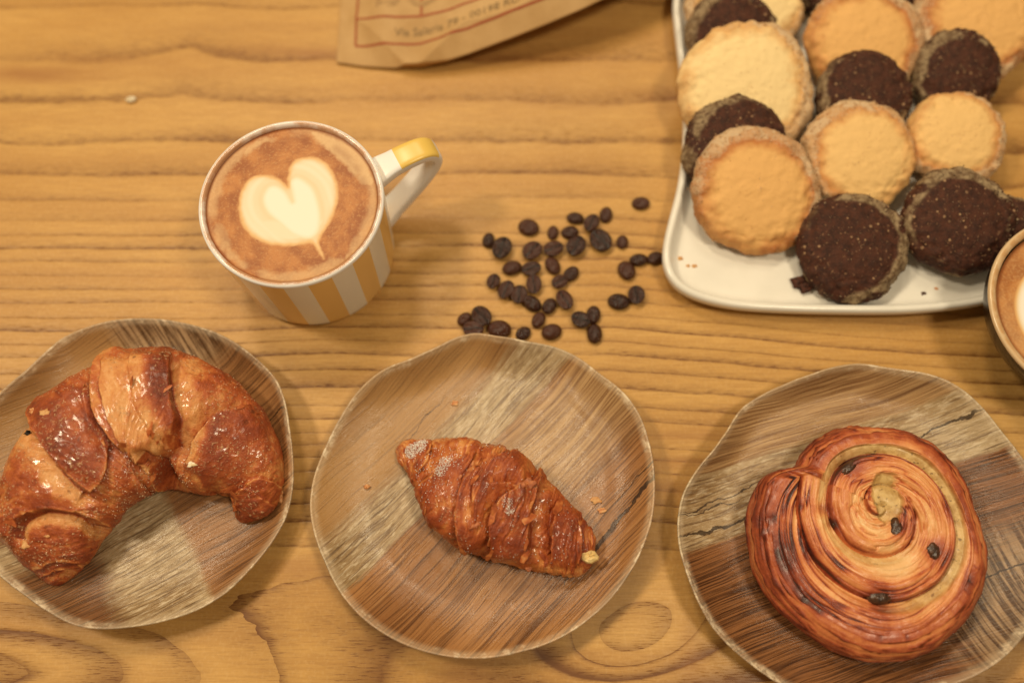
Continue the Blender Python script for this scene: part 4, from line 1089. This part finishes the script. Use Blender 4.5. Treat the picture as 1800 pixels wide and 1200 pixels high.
# ------------------------------------------------------------------ the paper bag
def build_bag():
    e = [(560,104,.0016),(592,110,.0018),(640,117,.0018),(690,121,.0020),(740,121,.0035),(790,110,.007),(840,92,.011),(900,70,.0155),(960,46,.020),(1020,20,.024),(1085,-12,.028),(1160,-55,.031),(1240,-110,.033)]
    E = np.array([np.append(at(px, py, z)[:2], z) for px, py, z in e])
    xl = E[1, 0]
    xs = np.linspace(xl, E[-1, 0], 240)
    k = np.hanning(15); k /= k.sum()
    def sm(v):
        g = np.linspace(E[0, 0], E[-1, 0], 400); w = np.interp(g, E[:, 0], v)
        w = np.convolve(np.concatenate([np.full(7, w[0]), w, np.full(7, w[-1])]), k, 'same')[7:-7]
        return lambda x: np.interp(x, g, w)
    ye, ze = sm(E[:, 1]), sm(E[:, 2])
    def W(px, py): q = at(px, py, .012); return np.array([q[0], q[1] - ye(q[0])])   # (x, height above the hem)
    ridge = catmull(np.array([W(722, 112), W(770, 84), W(815, 55), W(845, 52), W(905, 42), W(985, 12), W(1040, -20)]), 40)[0]
    fold = np.array([W(622, 18), W(665, 58), W(712, 106)])
    def zf(x, v):
        sh = x.shape; p = np.stack([x.ravel(), v.ravel()], -1)
        z = ze(x) + .016 * (1 - np.exp(-v / .035)) * sstep(0, .03, x - xl) + .0006 * (1 - np.exp(-v / .004))
        d, w = crease_field(p, ridge, 1); d, w = d.reshape(sh), w.reshape(sh)
        z = z + w * np.where(d > 0, .0055 * np.exp(-d / .0075), .0055 * np.exp(d / .012))
        d, w = crease_field(p, fold, 1); d, w = d.reshape(sh), w.reshape(sh)
        z = z + .0022 * w * np.exp(-np.abs(d) / .0045)
        z = z + .0011 * fbm(x * 55, v * 55, 0, 3, 91) * sstep(0, .012, v)
        return z
    vs = np.concatenate([np.linspace(0, .09, 130), np.linspace(.095, .22, 20)])
    X, V = np.meshgrid(xs, vs, indexing='ij')
    Zt = zf(X, V)
    Y = ye(X) + V
    low = np.minimum(ze(X) * np.exp(-V / .03) + .0006, Zt - .0006)
    low = np.where(V < 1e-6, Zt - .0005, low)
    low[0] = np.minimum(low[0], Zt[0] - .0004)
    base = np.array([X[:, 0].mean(), Y[:, 0].mean(), .0003])
    Pt = np.stack([X, Y, Zt], -1); Pl = np.stack([X, Y, low], -1)
    P = np.concatenate([Pt[:, ::-1], Pl], 1)                      # front sheet, hem, back sheet
    root = thing('paper_bag', base, 'brown kraft paper bag with red ruled print, cut off by the top edge', 'paper bag')
    M = Mat('kraft_paper'); o = M.objco()
    n = M.noise(o, 45, 4); n2 = M.noise(o, 900, 3, .7)
    c = M.mix(M.mapr(n, .3, .7), C(196, 150, 86), C(180, 134, 72))
    c = M.mix(M.mapr(n2, .5, .7, 0, .25), c, C(160, 112, 58))
    M.set(color=c, rough=.62, spec=.25, normal=M.bump(n2, .15, .0003))
    me = grid_mesh('bag_sheet', P - base, wv=False)
    obj('bag_sheet', me, M.m, root)
    ink = mat_plain('red_ink', C(166, 84, 44), .6, .2, C(150, 72, 38), 900)
    blk = mat_plain('grey_ink', C(128, 98, 56), .6, .2, C(140, 108, 62), 900)
    def strip(pts, w, name):
        """a printed line along (x, v) points, laid on the paper"""
        s, u = catmull(np.array(pts), 90)
        t = np.gradient(s, axis=0); t /= np.linalg.norm(t, axis=1)[:, None]
        n_ = np.stack([-t[:, 1], t[:, 0]], -1)
        rows = []
        for q in (-.5, -.17, .17, .5):
            a = s + n_ * w * q
            rows.append(np.stack([a[:, 0], ye(a[:, 0]) + a[:, 1], zf(a[:, 0], a[:, 1]) + .00025], -1))
        obj(name, grid_mesh(name, np.stack(rows) - base, flip=True), ink, root)
    xL = W(622, 40)[0]
    vlo, vhi = W(640, 67)[1], W(640, 25)[1]
    xR = E[-3, 0]
    xx = np.linspace(xL, xR, 8)
    strip([(a, vlo) for a in xx], .0012, 'printed_rule')
    strip([(a, vhi) for a in xx], .0012, 'printed_rule')
    strip([(xL, vlo), (xL, vhi), (xL, vhi + .03)], .0012, 'printed_rule')
    xm = W(742, 5)[0]
    strip([(xm, vhi), (xm, vhi + .015), (xm, vhi + .03)], .0012, 'printed_rule')
    def text(s, x0, v0, size, name, ink_):
        cu = bpy.data.curves.new(name, 'FONT'); cu.body = s; cu.size = size; cu.resolution_u = 3
        tmp = bpy.data.objects.new(name, cu); scene.collection.objects.link(tmp)
        bpy.context.view_layer.update()
        me = bpy.data.meshes.new_from_object(tmp.evaluated_get(bpy.context.evaluated_depsgraph_get()))
        bpy.data.objects.remove(tmp); bpy.data.curves.remove(cu)
        n_ = len(me.vertices); v = np.zeros(n_ * 3); me.vertices.foreach_get('co', v); v = v.reshape(-1, 3)
        x = x0 + v[:, 0]; vv = v0 + v[:, 1]
        co = np.stack([x, ye(x) + vv, zf(x, vv) + .0003], -1) - base
        me.vertices.foreach_set('co', co.ravel()); me.update()
        me.name = name
        obj(name, me, ink_, root)
    q = W(693, 48)
    text('Via Salaria 79 - 00198 ROMA', q[0], vlo + (vhi - vlo) * .30, .0066, 'address_line', blk)
    text('BOU', W(652, 15)[0], vhi + .0058, .030, 'shop_name_line', mat_plain('faint_ink', C(166, 124, 70), .6, .2, C(176, 132, 74), 300))
build_bag()
